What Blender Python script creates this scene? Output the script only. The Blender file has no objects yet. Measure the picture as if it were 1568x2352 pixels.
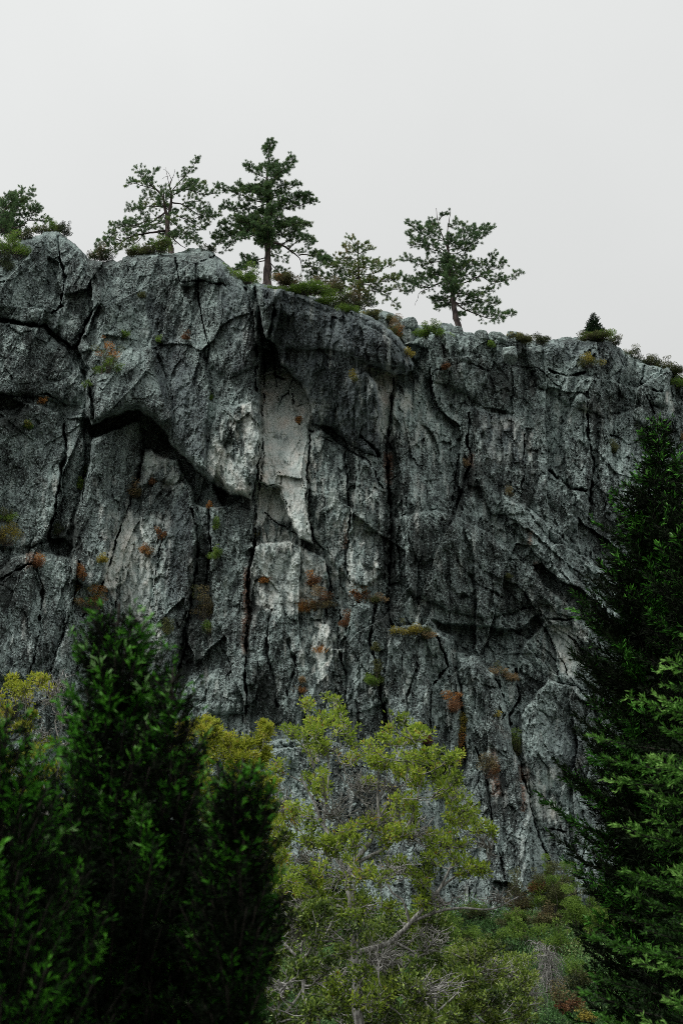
import bpy, math
import numpy as np
from mathutils import Vector

# ------------------------------------------------------------------ camera, sky, sun, exposure
R = math.radians
scene = bpy.context.scene
COL = scene.collection
PITCH = R(20.0); HALF = math.tan(R(17.0)); FP = 1176.0 / HALF; EYE = 1.6
cam_d = bpy.data.cameras.new("camera"); cam = bpy.data.objects.new("camera", cam_d); COL.objects.link(cam)
cam.location = (0, 0, EYE); cam.rotation_euler = (R(90) + PITCH, 0, 0)
cam_d.sensor_fit = 'VERTICAL'; cam_d.sensor_height = 36; cam_d.lens = 18 / HALF
cam_d.clip_start = 0.2; cam_d.clip_end = 4000
cam_d.dof.use_dof = True; cam_d.dof.focus_distance = 118; cam_d.dof.aperture_fstop = 2.4
scene.camera = cam

SUN_EL, SUN_AZ = R(52), R(236)          # azimuth clockwise from +Y (north)
world = bpy.data.worlds.new("World"); scene.world = world; world.use_nodes = True
wt = world.node_tree; wn = wt.nodes; wl = wt.links; wn.clear()
wout = wn.new('ShaderNodeOutputWorld'); bg = wn.new('ShaderNodeBackground'); wl.new(bg.outputs[0], wout.inputs[0])
sky = wn.new('ShaderNodeTexSky'); sky.sky_type = 'NISHITA'; sky.sun_disc = False
sky.sun_elevation = SUN_EL; sky.sun_rotation = SUN_AZ; sky.dust_density = 4; sky.air_density = 1.5
hs = wn.new('ShaderNodeHueSaturation'); hs.inputs['Saturation'].default_value = 0.12
wl.new(sky.outputs[0], hs.inputs['Color'])
geo = wn.new('ShaderNodeTexCoord'); sep = wn.new('ShaderNodeSeparateXYZ'); wl.new(geo.outputs['Generated'], sep.inputs[0])
# overcast layer: brighter towards the zenith, with faint cloud mottling
ov = wn.new('ShaderNodeMapRange'); wl.new(sep.outputs['Z'], ov.inputs['Value'])
ov.inputs['From Min'].default_value = 0.0; ov.inputs['From Max'].default_value = 1.0
ov.inputs['To Min'].default_value = 6.0; ov.inputs['To Max'].default_value = 12.5
cn = wn.new('ShaderNodeTexNoise'); cn.inputs['Scale'].default_value = 2.2; cn.inputs['Detail'].default_value = 5
wl.new(geo.outputs['Generated'], cn.inputs['Vector'])
cr = wn.new('ShaderNodeMapRange'); wl.new(cn.outputs['Fac'], cr.inputs['Value'])
cr.inputs['From Min'].default_value = 0.3; cr.inputs['From Max'].default_value = 0.7
cr.inputs['To Min'].default_value = 0.94; cr.inputs['To Max'].default_value = 1.06
mu = wn.new('ShaderNodeMath'); mu.operation = 'MULTIPLY'; wl.new(ov.outputs[0], mu.inputs[0]); wl.new(cr.outputs[0], mu.inputs[1])
tint = wn.new('ShaderNodeVectorMath'); tint.operation = 'SCALE'; tint.inputs[0].default_value = (0.982, 1.0, 0.990)
wl.new(mu.outputs[0], tint.inputs['Scale'])
mx = wn.new('ShaderNodeMix'); mx.data_type = 'RGBA'; mx.inputs['Factor'].default_value = 0.9
wl.new(hs.outputs[0], mx.inputs[6]); wl.new(tint.outputs[0], mx.inputs[7])
wl.new(mx.outputs[2], bg.inputs['Color']); bg.inputs['Strength'].default_value = 0.087

sun_d = bpy.data.lights.new("sun", 'SUN'); sun_d.energy = 1.5; sun_d.angle = R(12); sun_d.color = (1.0, 0.98, 0.95)
sun = bpy.data.objects.new("sun", sun_d); COL.objects.link(sun)
sdir = Vector((math.sin(SUN_AZ) * math.cos(SUN_EL), math.cos(SUN_AZ) * math.cos(SUN_EL), math.sin(SUN_EL)))
sun.rotation_euler = sdir.to_track_quat('Z', 'Y').to_euler()
vs = scene.view_settings; vs.view_transform = 'Standard'; vs.look = 'None'; vs.gamma = 1.0; vs.exposure = 0.0
scene.cycles.use_denoising = False; scene.cycles.filter_width = 0.9
scene.cycles.max_bounces = 5; scene.cycles.diffuse_bounces = 3

# ------------------------------------------------------------------ helpers
rng = np.random.default_rng(7)
CP, SP = math.cos(PITCH), math.sin(PITCH)

def unproj(px, py, Y):
    """World point at world depth Y seen at (px, py) of a 1568x2352 view."""
    px = np.asarray(px, float); py = np.asarray(py, float); Y = np.asarray(Y, float)
    a = (px - 784) / FP; b = (1176 - py) / FP
    dy = CP - b * SP; dz = SP + b * CP
    t = Y / dy
    return np.stack(np.broadcast_arrays(a * t, Y, EYE + dz * t), -1)

def tag(o, label=None, cat=None, group=None, kind=None):
    if label: o['label'] = label
    if cat: o['category'] = cat
    if group: o['group'] = group
    if kind: o['kind'] = kind
    return o

def empty(name, loc):
    o = bpy.data.objects.new(name, None); COL.objects.link(o); o.location = [float(v) for v in loc]
    o.empty_display_size = 0.3
    return o

class MB:
    """Collects vertices and faces and links them as ONE mesh object."""
    def __init__(s): s.v = []; s.q = []; s.t = []; s.a = []; s.n = 0
    def add(s, v, q=None, t=None, a=0.5):
        v = np.asarray(v, float).reshape(-1, 3)
        if q is not None and len(q): s.q.append(np.asarray(q, np.int64).reshape(-1, 4) + s.n)
        if t is not None and len(t): s.t.append(np.asarray(t, np.int64).reshape(-1, 3) + s.n)
        s.v.append(v); s.a.append(np.broadcast_to(np.asarray(a, float), (len(v),)).copy()); s.n += len(v)
    def tube(s, pts, rad, sides=6, a=0.5, cap=True):
        pts = np.asarray(pts, float); rad = np.asarray(rad, float); n = len(pts)
        tan = np.gradient(pts, axis=0); tan /= np.linalg.norm(tan, axis=1, keepdims=True) + 1e-9
        ref = np.array([0.31, 0.17, 0.93]) if abs(tan[0][2]) < 0.9 else np.array([0.95, 0.2, 0.1])
        u = np.cross(tan, ref); u /= np.linalg.norm(u, axis=1, keepdims=True) + 1e-9
        w = np.cross(tan, u)
        th = np.arange(sides) * 2 * np.pi / sides
        ring = pts[:, None] + rad[:, None, None] * (u[:, None] * np.cos(th)[None, :, None] + w[:, None] * np.sin(th)[None, :, None])
        i = np.arange(n - 1)[:, None] * sides; j = np.arange(sides)[None]; k = (j + 1) % sides
        q = np.stack([i + j, i + k, i + sides + k, i + sides + j], -1).reshape(-1, 4)
        v = ring.reshape(-1, 3); t = None
        if cap:
            v = np.vstack([v, pts[-1] + tan[-1] * rad[-1]]); b = (n - 1) * sides
            t = [(b + x, b + (x + 1) % sides, n * sides) for x in range(sides)]
        s.add(v, q, t, a)
    def blades(s, o, d, L, W, a=0.5, flat=None, r=None, wpos=0.5):
        """Diamond leaves: origin o, direction d, length L, width W (arrays)."""
        r = r or rng; o = np.asarray(o, float); n = len(o)
        if n == 0: return
        d = np.asarray(d, float); d = d / (np.linalg.norm(d, axis=1, keepdims=True) + 1e-9)
        side = r.normal(size=(n, 3)) if flat is None else np.cross(d, flat + r.normal(size=(n, 3)) * 0.45)
        side -= d * (side * d).sum(1, keepdims=True); side /= np.linalg.norm(side, axis=1, keepdims=True) + 1e-9
        L = np.broadcast_to(np.asarray(L, float), (n,))[:, None]; W = np.broadcast_to(np.asarray(W, float), (n,))[:, None]
        m = o + d * L * wpos
        v = np.stack([o, m + side * W * 0.5, o + d * L, m - side * W * 0.5], 1).reshape(-1, 3)
        q = np.arange(n * 4).reshape(-1, 4)
        s.add(v, q, None, np.repeat(np.broadcast_to(np.asarray(a, float), (n,)), 4))
    def build(s, name, mat, parent=None, smooth=False):
        v = np.concatenate(s.v); nq = sum(map(len, s.q)); nt = sum(map(len, s.t))
        me = bpy.data.meshes.new(name)
        q = np.concatenate(s.q) if nq else np.zeros((0, 4), int); t = np.concatenate(s.t) if nt else np.zeros((0, 3), int)
        if parent is not None: v = v - np.array(parent.location)
        me.vertices.add(len(v)); me.vertices.foreach_set('co', v.astype(np.float32).ravel())
        me.loops.add(nq * 4 + nt * 3); me.loops.foreach_set('vertex_index', np.concatenate([q.ravel(), t.ravel()]).astype(np.int32))
        me.polygons.add(nq + nt)
        me.polygons.foreach_set('loop_start', np.concatenate([np.arange(nq) * 4, nq * 4 + np.arange(nt) * 3]).astype(np.int32))
        me.polygons.foreach_set('use_smooth', np.full(nq + nt, smooth))
        at = me.attributes.new('tone', 'FLOAT', 'POINT'); at.data.foreach_set('value', np.concatenate(s.a).astype(np.float32))
        me.update(calc_edges=True); me.materials.append(mat)
        o = bpy.data.objects.new(name, me); COL.objects.link(o)
        if parent is not None: o.parent = parent
        return o

# ---- numpy noise
_g = np.random.default_rng(3); _perm = _g.permutation(4096); _ang = _g.random(4096) * 2 * np.pi
_gx, _gy = np.cos(_ang), np.sin(_ang); _rnd = _g.random((4096, 6))
def _h(ix, iy, sd): return _perm[(_perm[(ix + sd * 131) & 4095] + iy) & 4095]
def perlin(x, y, sd=0):
    ix = np.floor(x).astype(np.int64); iy = np.floor(y).astype(np.int64); fx = x - ix; fy = y - iy
    u = fx * fx * fx * (fx * (fx * 6 - 15) + 10); w = fy * fy * fy * (fy * (fy * 6 - 15) + 10)
    def g(a, b):
        h = _h(ix + a, iy + b, sd); return _gx[h] * (fx - a) + _gy[h] * (fy - b)
    return ((g(0, 0) * (1 - u) + g(1, 0) * u) * (1 - w) + (g(0, 1) * (1 - u) + g(1, 1) * u) * w) * 1.5
def fbm(x, y, oct=4, sd=0, gain=0.5):
    s = 0; a = 1.0
    for i in range(oct):
        s = s + a * perlin(x * 2 ** i + 17.3 * i, y * 2 ** i - 9.1 * i, sd + i); a *= gain
    return s
def voro(x, y, sd=0):
    """Voronoi: nearest-cell hash, vector from its centre, F2-F1."""
    ix = np.floor(x).astype(np.int64); iy = np.floor(y).astype(np.int64)
    f1 = np.full(x.shape, 9e9); f2 = f1.copy(); hid = np.zeros(x.shape, np.int64); dx = np.zeros(x.shape); dy = np.zeros(x.shape)
    for a in (-1, 0, 1):
        for b in (-1, 0, 1):
            h = _h(ix + a, iy + b, sd); r = _rnd[h]
            ex = x - (ix + a + r[..., 0]); ey = y - (iy + b + r[..., 1]); d = ex * ex + ey * ey
            m = d < f1
            f2 = np.where(m, f1, np.minimum(f2, d)); f1 = np.where(m, d, f1)
            hid = np.where(m, h, hid); dx = np.where(m, ex, dx); dy = np.where(m, ey, dy)
    return hid, dx, dy, np.sqrt(f2) - np.sqrt(f1)
def sstep(a, b, x):
    t = np.clip((x - a) / (b - a), 0, 1); return t * t * (3 - 2 * t)

# ------------------------------------------------------------------ materials
def mat(name):
    m = bpy.data.materials.new(name); m.use_nodes = True
    nt = m.node_tree; b = nt.nodes['Principled BSDF']; b.inputs['Roughness'].default_value = 0.9
    b.inputs['Specular IOR Level'].default_value = 0.2
    return m, nt, b
def ramp(nt, stops, fac):
    r = nt.nodes.new('ShaderNodeValToRGB'); e = r.color_ramp.elements
    while len(e) < len(stops): e.new(0.5)
    for x, (p, c) in zip(e, stops): x.position = p; x.color = (*c, 1)
    nt.links.new(fac, r.inputs[0]); return r.outputs[0]
def leaf_mat(name, stops, rough=0.75, spec=0.25, trans=0.0):
    m, nt, b = mat(name)
    a = nt.nodes.new('ShaderNodeAttribute'); a.attribute_name = 'tone'
    c = ramp(nt, stops, a.outputs['Fac']); nt.links.new(c, b.inputs['Base Color'])
    b.inputs['Roughness'].default_value = rough; b.inputs['Specular IOR Level'].default_value = spec
    if trans:
        tr = nt.nodes.new('ShaderNodeBsdfTranslucent'); nt.links.new(c, tr.inputs[0])
        ms = nt.nodes.new('ShaderNodeMixShader'); ms.inputs[0].default_value = trans
        nt.links.new(b.outputs[0], ms.inputs[1]); nt.links.new(tr.outputs[0], ms.inputs[2])
        nt.links.new(ms.outputs[0], nt.nodes['Material Output'].inputs[0])
    return m
def bark_mat(name, c1, c2, scale=6):
    m, nt, b = mat(name)
    tc = nt.nodes.new('ShaderNodeTexCoord'); mp = nt.nodes.new('ShaderNodeMapping'); mp.inputs['Scale'].default_value = (1, 1, 0.35)
    nz = nt.nodes.new('ShaderNodeTexNoise'); nz.inputs['Scale'].default_value = scale; nz.inputs['Detail'].default_value = 6
    nt.links.new(tc.outputs['Object'], mp.inputs[0]); nt.links.new(mp.outputs[0], nz.inputs['Vector'])
    nt.links.new(ramp(nt, [(0.38, c1), (0.62, c2)], nz.outputs['Fac']), b.inputs['Base Color'])
    bp = nt.nodes.new('ShaderNodeBump'); bp.inputs['Distance'].default_value = 0.05; bp.inputs['Strength'].default_value = 0.8
    nt.links.new(nz.outputs['Fac'], bp.inputs['Height']); nt.links.new(bp.outputs[0], b.inputs['Normal'])
    return m

def rock_mat():
    m, nt, b = mat('rock'); N = nt.nodes; L = nt.links
    def attr(n): a = N.new('ShaderNodeAttribute'); a.attribute_name = n; return a.outputs['Fac']
    def noise(scale, det, rough=0.6, stretch=None):
        n = N.new('ShaderNodeTexNoise'); n.inputs['Scale'].default_value = scale; n.inputs['Detail'].default_value = det
        n.inputs['Roughness'].default_value = rough
        if stretch:
            mp = N.new('ShaderNodeMapping'); mp.inputs['Scale'].default_value = stretch; L.new(tc.outputs['Object'], mp.inputs[0]); L.new(mp.outputs[0], n.inputs['Vector'])
        else: L.new(tc.outputs['Object'], n.inputs['Vector'])
        return n.outputs['Fac']
    def mixc(f, a, c):
        x = N.new('ShaderNodeMix'); x.data_type = 'RGBA'
        L.new(f, x.inputs[0])
        for s, i in ((a, 6), (c, 7)):
            if isinstance(s, tuple): x.inputs[i].default_value = (*s, 1)
            else: L.new(s, x.inputs[i])
        return x.outputs[2]
    def mr(v, a, c, lo=0.0, hi=1.0):
        x = N.new('ShaderNodeMapRange'); L.new(v, x.inputs['Value'])
        for k, q in (('From Min', a), ('From Max', c), ('To Min', lo), ('To Max', hi)): x.inputs[k].default_value = q
        return x.outputs[0]
    def mth(op, a, c):
        x = N.new('ShaderNodeMath'); x.operation = op
        for i, s in enumerate((a, c)):
            if isinstance(s, (int, float)): x.inputs[i].default_value = s
            else: L.new(s, x.inputs[i])
        x.use_clamp = op in ('ADD', 'MULTIPLY') and False
        return x.outputs[0]
    tc = N.new('ShaderNodeTexCoord')
    med = noise(1.1, 8, 0.65, (1, 1, 0.6)); fine = noise(6.5, 6, 0.7); spk = noise(8, 5, 0.65)
    base = ramp(nt, [(0.36, (0.105, 0.130, 0.128)), (0.5, (0.225, 0.278, 0.266)), (0.64, (0.40, 0.49, 0.465))], med)
    # pale crusty lichen and black lichen specks
    zone = noise(0.22, 5, 0.6, (1, 1, 0.7)); patch = noise(1.9, 5, 0.7, (1, 1, 0.55))
    base = mixc(mr(patch, 0.50, 0.40, 0.0, 0.55), base, (0.048, 0.056, 0.058))
    lich = mr(mth('ADD', fine, mth('MULTIPLY', mth('SUBTRACT', zone, 0.5), 0.35)), 0.52, 0.60); base = mixc(mth('MULTIPLY', lich, 0.75), base, (0.50, 0.62, 0.58))
    base = mixc(mth('MULTIPLY', attr('dark'), 0.62), base, (0.085, 0.10, 0.118))  # darker rock patches, with the big slab's underside shade tinted in
    pale = attr('pale')
    pcol = ramp(nt, [(0.3, (0.42, 0.50, 0.47)), (0.46, (0.66, 0.73, 0.69)), (0.60, (0.80, 0.80, 0.74)), (0.72, (0.76, 0.68, 0.60))], noise(0.8, 8, 0.7, (1, 1, 0.45)))
    base = mixc(pale, base, pcol)
    stain = attr('stain')
    thr = mth('SUBTRACT', mth('ADD', spk, mth('MULTIPLY', mth('SUBTRACT', zone, 0.5), 0.30)), mth('MULTIPLY', stain, 0.2))
    blk = mr(thr, 0.44, 0.465, 1.0, 0.0)
    blk = mth('MULTIPLY', blk, mth('SUBTRACT', 1.0, mr(pale, 0.2, 0.7)))
    base = mixc(mth('MULTIPLY', blk, 0.82), base, (0.016, 0.016, 0.014))
    base = mixc(mth('MULTIPLY', mth('MULTIPLY', attr('rust'), 0.6), mr(fine, 0.42, 0.55)), base, (0.30, 0.10, 0.03))
    L.new(base, b.inputs['Base Color'])
    b.inputs['Roughness'].default_value = 0.95
    bp = N.new('ShaderNodeBump'); bp.inputs['Distance'].default_value = 0.10; bp.inputs['Strength'].default_value = 0.9
    hh = mth('ADD', mth('MULTIPLY', fine, 0.9), mth('MULTIPLY', noise(3, 7, 0.7, (1, 1, 0.5)), 1.0))
    L.new(hh, bp.inputs['Height']); L.new(bp.outputs[0], b.inputs['Normal'])
    return m
ROCK = rock_mat()
# ------------------------------------------------------------------ the cliff
RIDGE = np.array([(-260, 640), (-120, 600), (0, 575), (40, 556), (65, 548), (100, 535), (130, 531), (150, 545), (175, 565), (200, 592), (215, 600), (270, 600), (300, 586),
 (345, 578), (395, 579), (415, 578), (445, 573), (480, 574), (505, 592), (525, 612), (560, 640), (600, 650), (650, 658), (700, 676), (745, 690),
 (800, 705), (850, 716), (870, 710), (900, 720), (930, 738), (945, 742), (1000, 752), (1020, 742), (1035, 744), (1045, 752), (1070, 762), (1120, 768),
 (1165, 766), (1200, 768), (1220, 782), (1250, 785), (1280, 778), (1320, 774), (1385, 776), (1415, 792), (1440, 808), (1465, 826), (1500, 832),
 (1540, 845), (1568, 868), (1700, 900), (1900, 960)], float)
def ridge_y(px):
    y = np.interp(px, RIDGE[:, 0], RIDGE[:, 1])
    cell = np.floor(px / 21.0 + 0.6 * np.sin(px / 37.0)).astype(int)
    return y + 2.6 * fbm(px / 34.0, px * 0 + 0.5, 4, 5) + 5.0 * (_rnd[(cell * 37 + 11) & 4095][..., 1] - 0.5) + 1.5 * fbm(px / 4.0, px * 0 + 2.5, 2, 6) 

def base_depth(px, py):
    """Nominal world depth of the face before relief."""
    d = 116.0 + 8.0 * sstep(900, 1600, px) - 3.0 * sstep(200, -100, px)
    d = d - 5.0 * (py - 900) / 1200.0            # leans back with height
    d = d - 6.0 * sstep(1750, 2250, py)
    return d

def seg_dist(px, py, A, B):
    ax, ay = A; bx, by = B; vx, vy = bx - ax, by - ay
    t = np.clip(((px - ax) * vx + (py - ay) * vy) / (vx * vx + vy * vy + 1e-9), 0, 1)
    return np.hypot(px - ax - t * vx, py - ay - t * vy)
def poly_sd(px, py, P):
    """signed distance, positive inside"""
    d = np.full(px.shape, 1e9); ins = np.zeros(px.shape, bool); n = len(P)
    for i in range(n):
        A = P[i]; B = P[(i + 1) % n]
        d = np.minimum(d, seg_dist(px, py, A, B))
        c = (A[1] > py) != (B[1] > py)
        xi = A[0] + (py - A[1]) * (B[0] - A[0]) / (B[1] - A[1] + 1e-9)
        ins ^= c & (px < xi)
    return np.where(ins, d, -d)
def line_d(px, py, P):
    d = np.full(px.shape, 1e9)
    for i in range(len(P) - 1): d = np.minimum(d, seg_dist(px, py, P[i], P[i + 1]))
    return d

# slabs: polygon, bulge towards the viewer (m), change per metre to the right / downwards, rounding radius (px)
SLABS = [
 # upper left buttress and its neighbours
 ([(-260, 600), (0, 560), (60, 540), (130, 525), (175, 560), (225, 610), (235, 680), (205, 760), (165, 800), (110, 750), (0, 735), (-260, 720)], 2.2, 0.10, 0.0, 30),
 ([(-260, 740), (0, 742), (100, 752), (150, 800), (180, 850), (215, 880), (190, 940), (110, 920), (50, 905), (0, 910), (-260, 900)], 1.6, -0.05, -0.15, 22),
 ([(110, 760), (170, 800), (205, 870), (215, 960), (160, 960), (130, 930), (120, 860)], 0.7, 0.3, 0.0, 10),
 ([(110, 590), (135, 600), (150, 660), (135, 720), (100, 700)], -0.6, 0.0, 0.2, 8),
 # central left roof: big buttress ending in the arched lip
 ([(205, 600), (300, 585), (400, 577), (500, 595), (560, 640), (592, 700), (602, 800), (596, 900), (604, 1000), (590, 1080), (578, 1150), (530, 1138), (500, 1118), (470, 1092), (430, 1058), (395, 1020), (375, 985), (348, 957), (320, 938), (280, 945), (250, 958), (212, 978), (196, 930), (205, 850), (175, 800), (215, 720)], 3.4, 0.0, 0.02, 14),
 ([(225, 860), (300, 800), (355, 790), (380, 860), (400, 960), (372, 975), (345, 945), (320, 930), (250, 950), (218, 965)], 0.9, -0.25, 0.10, 18),
 ([(350, 800), (420, 770), (465, 800), (480, 900), (470, 1080), (430, 1050), (395, 1010), (395, 900)], 0.5, 0.35, -0.05, 14),
 ([(440, 600), (500, 610), (560, 660), (590, 720), (592, 840), (520, 870), (470, 830), (455, 700)], 0.8, 0.15, -0.05, 16),
 ([(403, 640), (408, 596), (450, 572), (482, 576), (520, 612), (515, 650), (470, 640), (440, 662), (415, 660)], 0.9, 0.0, 0.0, 14),
 ([(465, 1065), (500, 935), (580, 925), (598, 1000), (592, 1110), (576, 1148), (520, 1128)], 0.6, 0.10, -0.22, 8),
 # black cleft under the roof
 ([(200, 985), (250, 962), (290, 946), (322, 942), (350, 962), (378, 992), (398, 1028), (432, 1064), (472, 1098), (505, 1125), (545, 1148), (560, 1160), (505, 1166), (472, 1168), (450, 1160), (444, 1118), (420, 1085), (408, 1056), (380, 1052), (345, 1030), (331, 1035), (325, 968), (300, 970), (228, 1000), (212, 1005)], -2.2, 0.0, 0.0, 3),
 # pillars beneath it
 ([(215, 1010), (262, 980), (318, 963), (330, 990), (326, 1060), (300, 1140), (268, 1240), (240, 1335), (205, 1350), (165, 1330), (172, 1200), (195, 1100)], 1.5, -0.28, 0.0, 8),
 ([(330, 1042), (352, 1030), (368, 1048), (405, 1052), (418, 1090), (405, 1110), (350, 1100), (310, 1140)], 0.9, 0.1, -0.25, 6),
 ([(395, 1120), (420, 1105), (446, 1122), (450, 1250), (440, 1380), (418, 1470), (395, 1560), (335, 1560), (345, 1400), (370, 1250)], 1.0, 0.15, 0.0, 10),
 ([(285, 1330), (300, 1180), (350, 1170), (385, 1180), (365, 1300), (345, 1500), (330, 1540), (280, 1520)], 0.1, 0.0, 0.0, 8),
 ([(455, 1165), (500, 1158), (575, 1172), (580, 1300), (565, 1450), (560, 1640), (470, 1640), (488, 1400), (478, 1250)], 1.0, 0.08, -0.02, 10),
 # left columns
 ([(-260, 960), (30, 940), (60, 925), (140, 945), (150, 1000), (135, 1120), (110, 1240), (60, 1260), (-260, 1300)], 1.0, 0.0, -0.06, 16),
 ([(150, 955), (190, 955), (195, 1030), (170, 1180), (150, 1240), (135, 1230), (150, 1080)], 0.7, 0.2, 0.0, 10),
 ([(30, 1280), (100, 1270), (180, 1290), (170, 1400), (120, 1500), (60, 1560), (-100, 1560), (-60, 1380)], 1.2, -0.08, -0.05, 14),
 # dark gullies between them
 ([(-260, 905), (20, 912), (60, 930), (40, 955), (-20, 965), (-260, 960)], -1.6, 0, 0, 4),
 ([(112, 1235), (150, 1235), (172, 1260), (160, 1285), (118, 1275)], -1.5, 0, 0, 3),
 ([(196, 960), (222, 965), (215, 1020), (200, 1100), (190, 1160), (190, 1100)], -1.1, 0, 0, 3),
 # large dark overhanging slab right of the centre
 ([(585, 655), (650, 660), (700, 677), (800, 706), (856, 730), (905, 765), (938, 800), (952, 842), (930, 862), (905, 858), (880, 848), (850, 840), (838, 848), (868, 880), (880, 930), (872, 985), (866, 1050), (840, 1040), (800, 1018), (760, 985), (722, 975), (712, 935), (690, 880), (662, 850), (640, 832), (632, 790), (610, 780)], 4.6, 0.05, -0.42, 6),
 ([(640, 690), (800, 720), (900, 780), (940, 845), (850, 835), (760, 800), (650, 800)], 1.0, 0.0, 0.15, 22),
 ([(800, 870), (838, 850), (868, 885), (875, 985), (862, 1045), (830, 1010), (800, 960)], 0.7, 0.2, -0.1, 12),
 ([(600, 660), (650, 665), (640, 740), (625, 810), (585, 790), (580, 700)], 1.5, 0.1, 0.0, 8),
 # fresh scar faces
 ([(600, 870), (632, 850), (662, 852), (700, 895), (716, 940), (712, 1000), (706, 1100), (708, 1190), (722, 1248), (690, 1238), (655, 1170), (640, 1120), (592, 1108), (600, 1000)], 0.9, 0.0, 0.26, 4),
 ([(592, 1110), (640, 1120), (660, 1180), (690, 1240), (640, 1245), (590, 1195), (582, 1150)], -0.4, 0.0, 0.05, 4),
 ([(842, 846), (910, 862), (905, 905), (893, 960), (884, 1000), (870, 1020), (876, 930), (866, 880)], 0.2, 0.0, 0.1, 3),
 # ribs right of the scar
 ([(712, 1000), (740, 985), (800, 1035), (862, 1075), (884, 1180), (880, 1320), (842, 1350), (800, 1330), (752, 1280), (722, 1235), (708, 1150)], 1.1, 0.05, -0.05, 9),
 ([(800, 1100), (850, 1110), (878, 1200), (870, 1310), (830, 1300), (805, 1200)], 0.4, -0.1, 0.0, 9),
 ([(900, 900), (960, 880), (1010, 960), (1060, 980), (1062, 1100), (1050, 1250), (960, 1300), (925, 1180), (905, 1020)], 0.7, -0.08, 0.0, 14),
 ([(930, 790), (1010, 760), (1150, 780), (1200, 850), (1190, 960), (1100, 930), (1060, 900), (980, 870)], 1.0, 0.0, -0.12, 22),
 ([(1090, 940), (1190, 960), (1230, 1050), (1210, 1180), (1130, 1180), (1095, 1100)], 0.8, -0.06, 0.0, 16),
 ([(1200, 800), (1300, 780), (1400, 785), (1440, 860), (1400, 960), (1300, 930), (1230, 880)], 1.2, 0.05, -0.1, 20),
 ([(1330, 900), (1370, 930), (1365, 1100), (1350, 1200), (1300, 1100), (1290, 980)], 0.8, -0.25, 0.0, 8),
 ([(1380, 960), (1480, 930), (1560, 950), (1560, 1100), (1480, 1250), (1400, 1200), (1370, 1080)], 0.9, 0.0, 0.0, 16),
 ([(1462, 830), (1540, 850), (1536, 930), (1480, 935), (1455, 900)], 1.2, 0.05, -0.1, 10),
 # slanting ramps lower right
 ([(1150, 1130), (1250, 1200), (1400, 1340), (1420, 1400), (1340, 1380), (1250, 1290), (1170, 1210)], 0.4, -0.05, -0.05, 14),
 ([(900, 1190), (1000, 1170), (1120, 1220), (1230, 1320), (1270, 1385), (1190, 1400), (1120, 1420), (1060, 1412), (980, 1380), (910, 1330)], 1.1, 0.0, -0.04, 20),
 ([(1270, 1290), (1400, 1400), (1420, 1500), (1340, 1480), (1300, 1400)], 0.8, -0.1, 0.0, 10),
 # cave
 ([(985, 1425), (1040, 1432), (1110, 1436), (1185, 1450), (1235, 1410), (1250, 1430), (1205, 1480), (1180, 1535), (1150, 1545), (1122, 1540), (1100, 1512), (1060, 1500), (1040, 1502), (1040, 1462), (1000, 1442)], -2.0, 0.0, 0.0, 4),
 ([(1245, 1440), (1310, 1432), (1345, 1520), (1338, 1590), (1300, 1560), (1262, 1500)], -0.2, 0.1, 0.05, 5),
 # lower buttresses
 ([(895, 1450), (935, 1432), (985, 1440), (1030, 1470), (1042, 1530), (1058, 1600), (1050, 1760), (900, 1760), (880, 1600)], 1.9, 0.05, -0.02, 10),
 ([(580, 1255), (660, 1240), (745, 1285), (755, 1345), (742, 1420), (770, 1450), (778, 1540), (740, 1640), (700, 1720), (575, 1720), (572, 1450)], 0.9, 0.0, -0.14, 12),
 ([(770, 1380), (860, 1390), (900, 1470), (880, 1620), (800, 1640), (775, 1520)], 0.7, 0.12, 0.0, 10),
 ([(760, 1490), (790, 1490), (792, 1552), (762, 1550)], 0.6, 0.1, -0.3, 3),
 ([(1050, 1510), (1085, 1508), (1130, 1545), (1165, 1640), (1190, 1740), (1215, 1850), (1250, 1960), (1232, 2070), (1180, 2130), (1000, 2140), (1020, 1900), (1070, 1750)], 1.9, 0.08, -0.04, 14),
 ([(1195, 1640), (1260, 1560), (1360, 1600), (1380, 1800), (1330, 1990), (1262, 1960), (1222, 1850), (1200, 1740)], 1.0, -0.05, -0.1, 16),
 ([(560, 1700), (760, 1700), (900, 1760), (1020, 1800), (980, 2200), (560, 2300)], 1.2, 0.0, -0.1, 24),
 # ridge blocks
 ([(1020, 745), (1042, 752), (1045, 790), (1030, 815), (1012, 790)], 0.7, 0, 0, 8),
 ([(1165, 768), (1195, 775), (1196, 812), (1170, 815), (1158, 795)], 0.9, 0.1, 0, 7),
 ([(905, 720), (960, 745), (1000, 760), (990, 800), (930, 790), (900, 750)], 1.0, 0, 0, 10),
]
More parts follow.
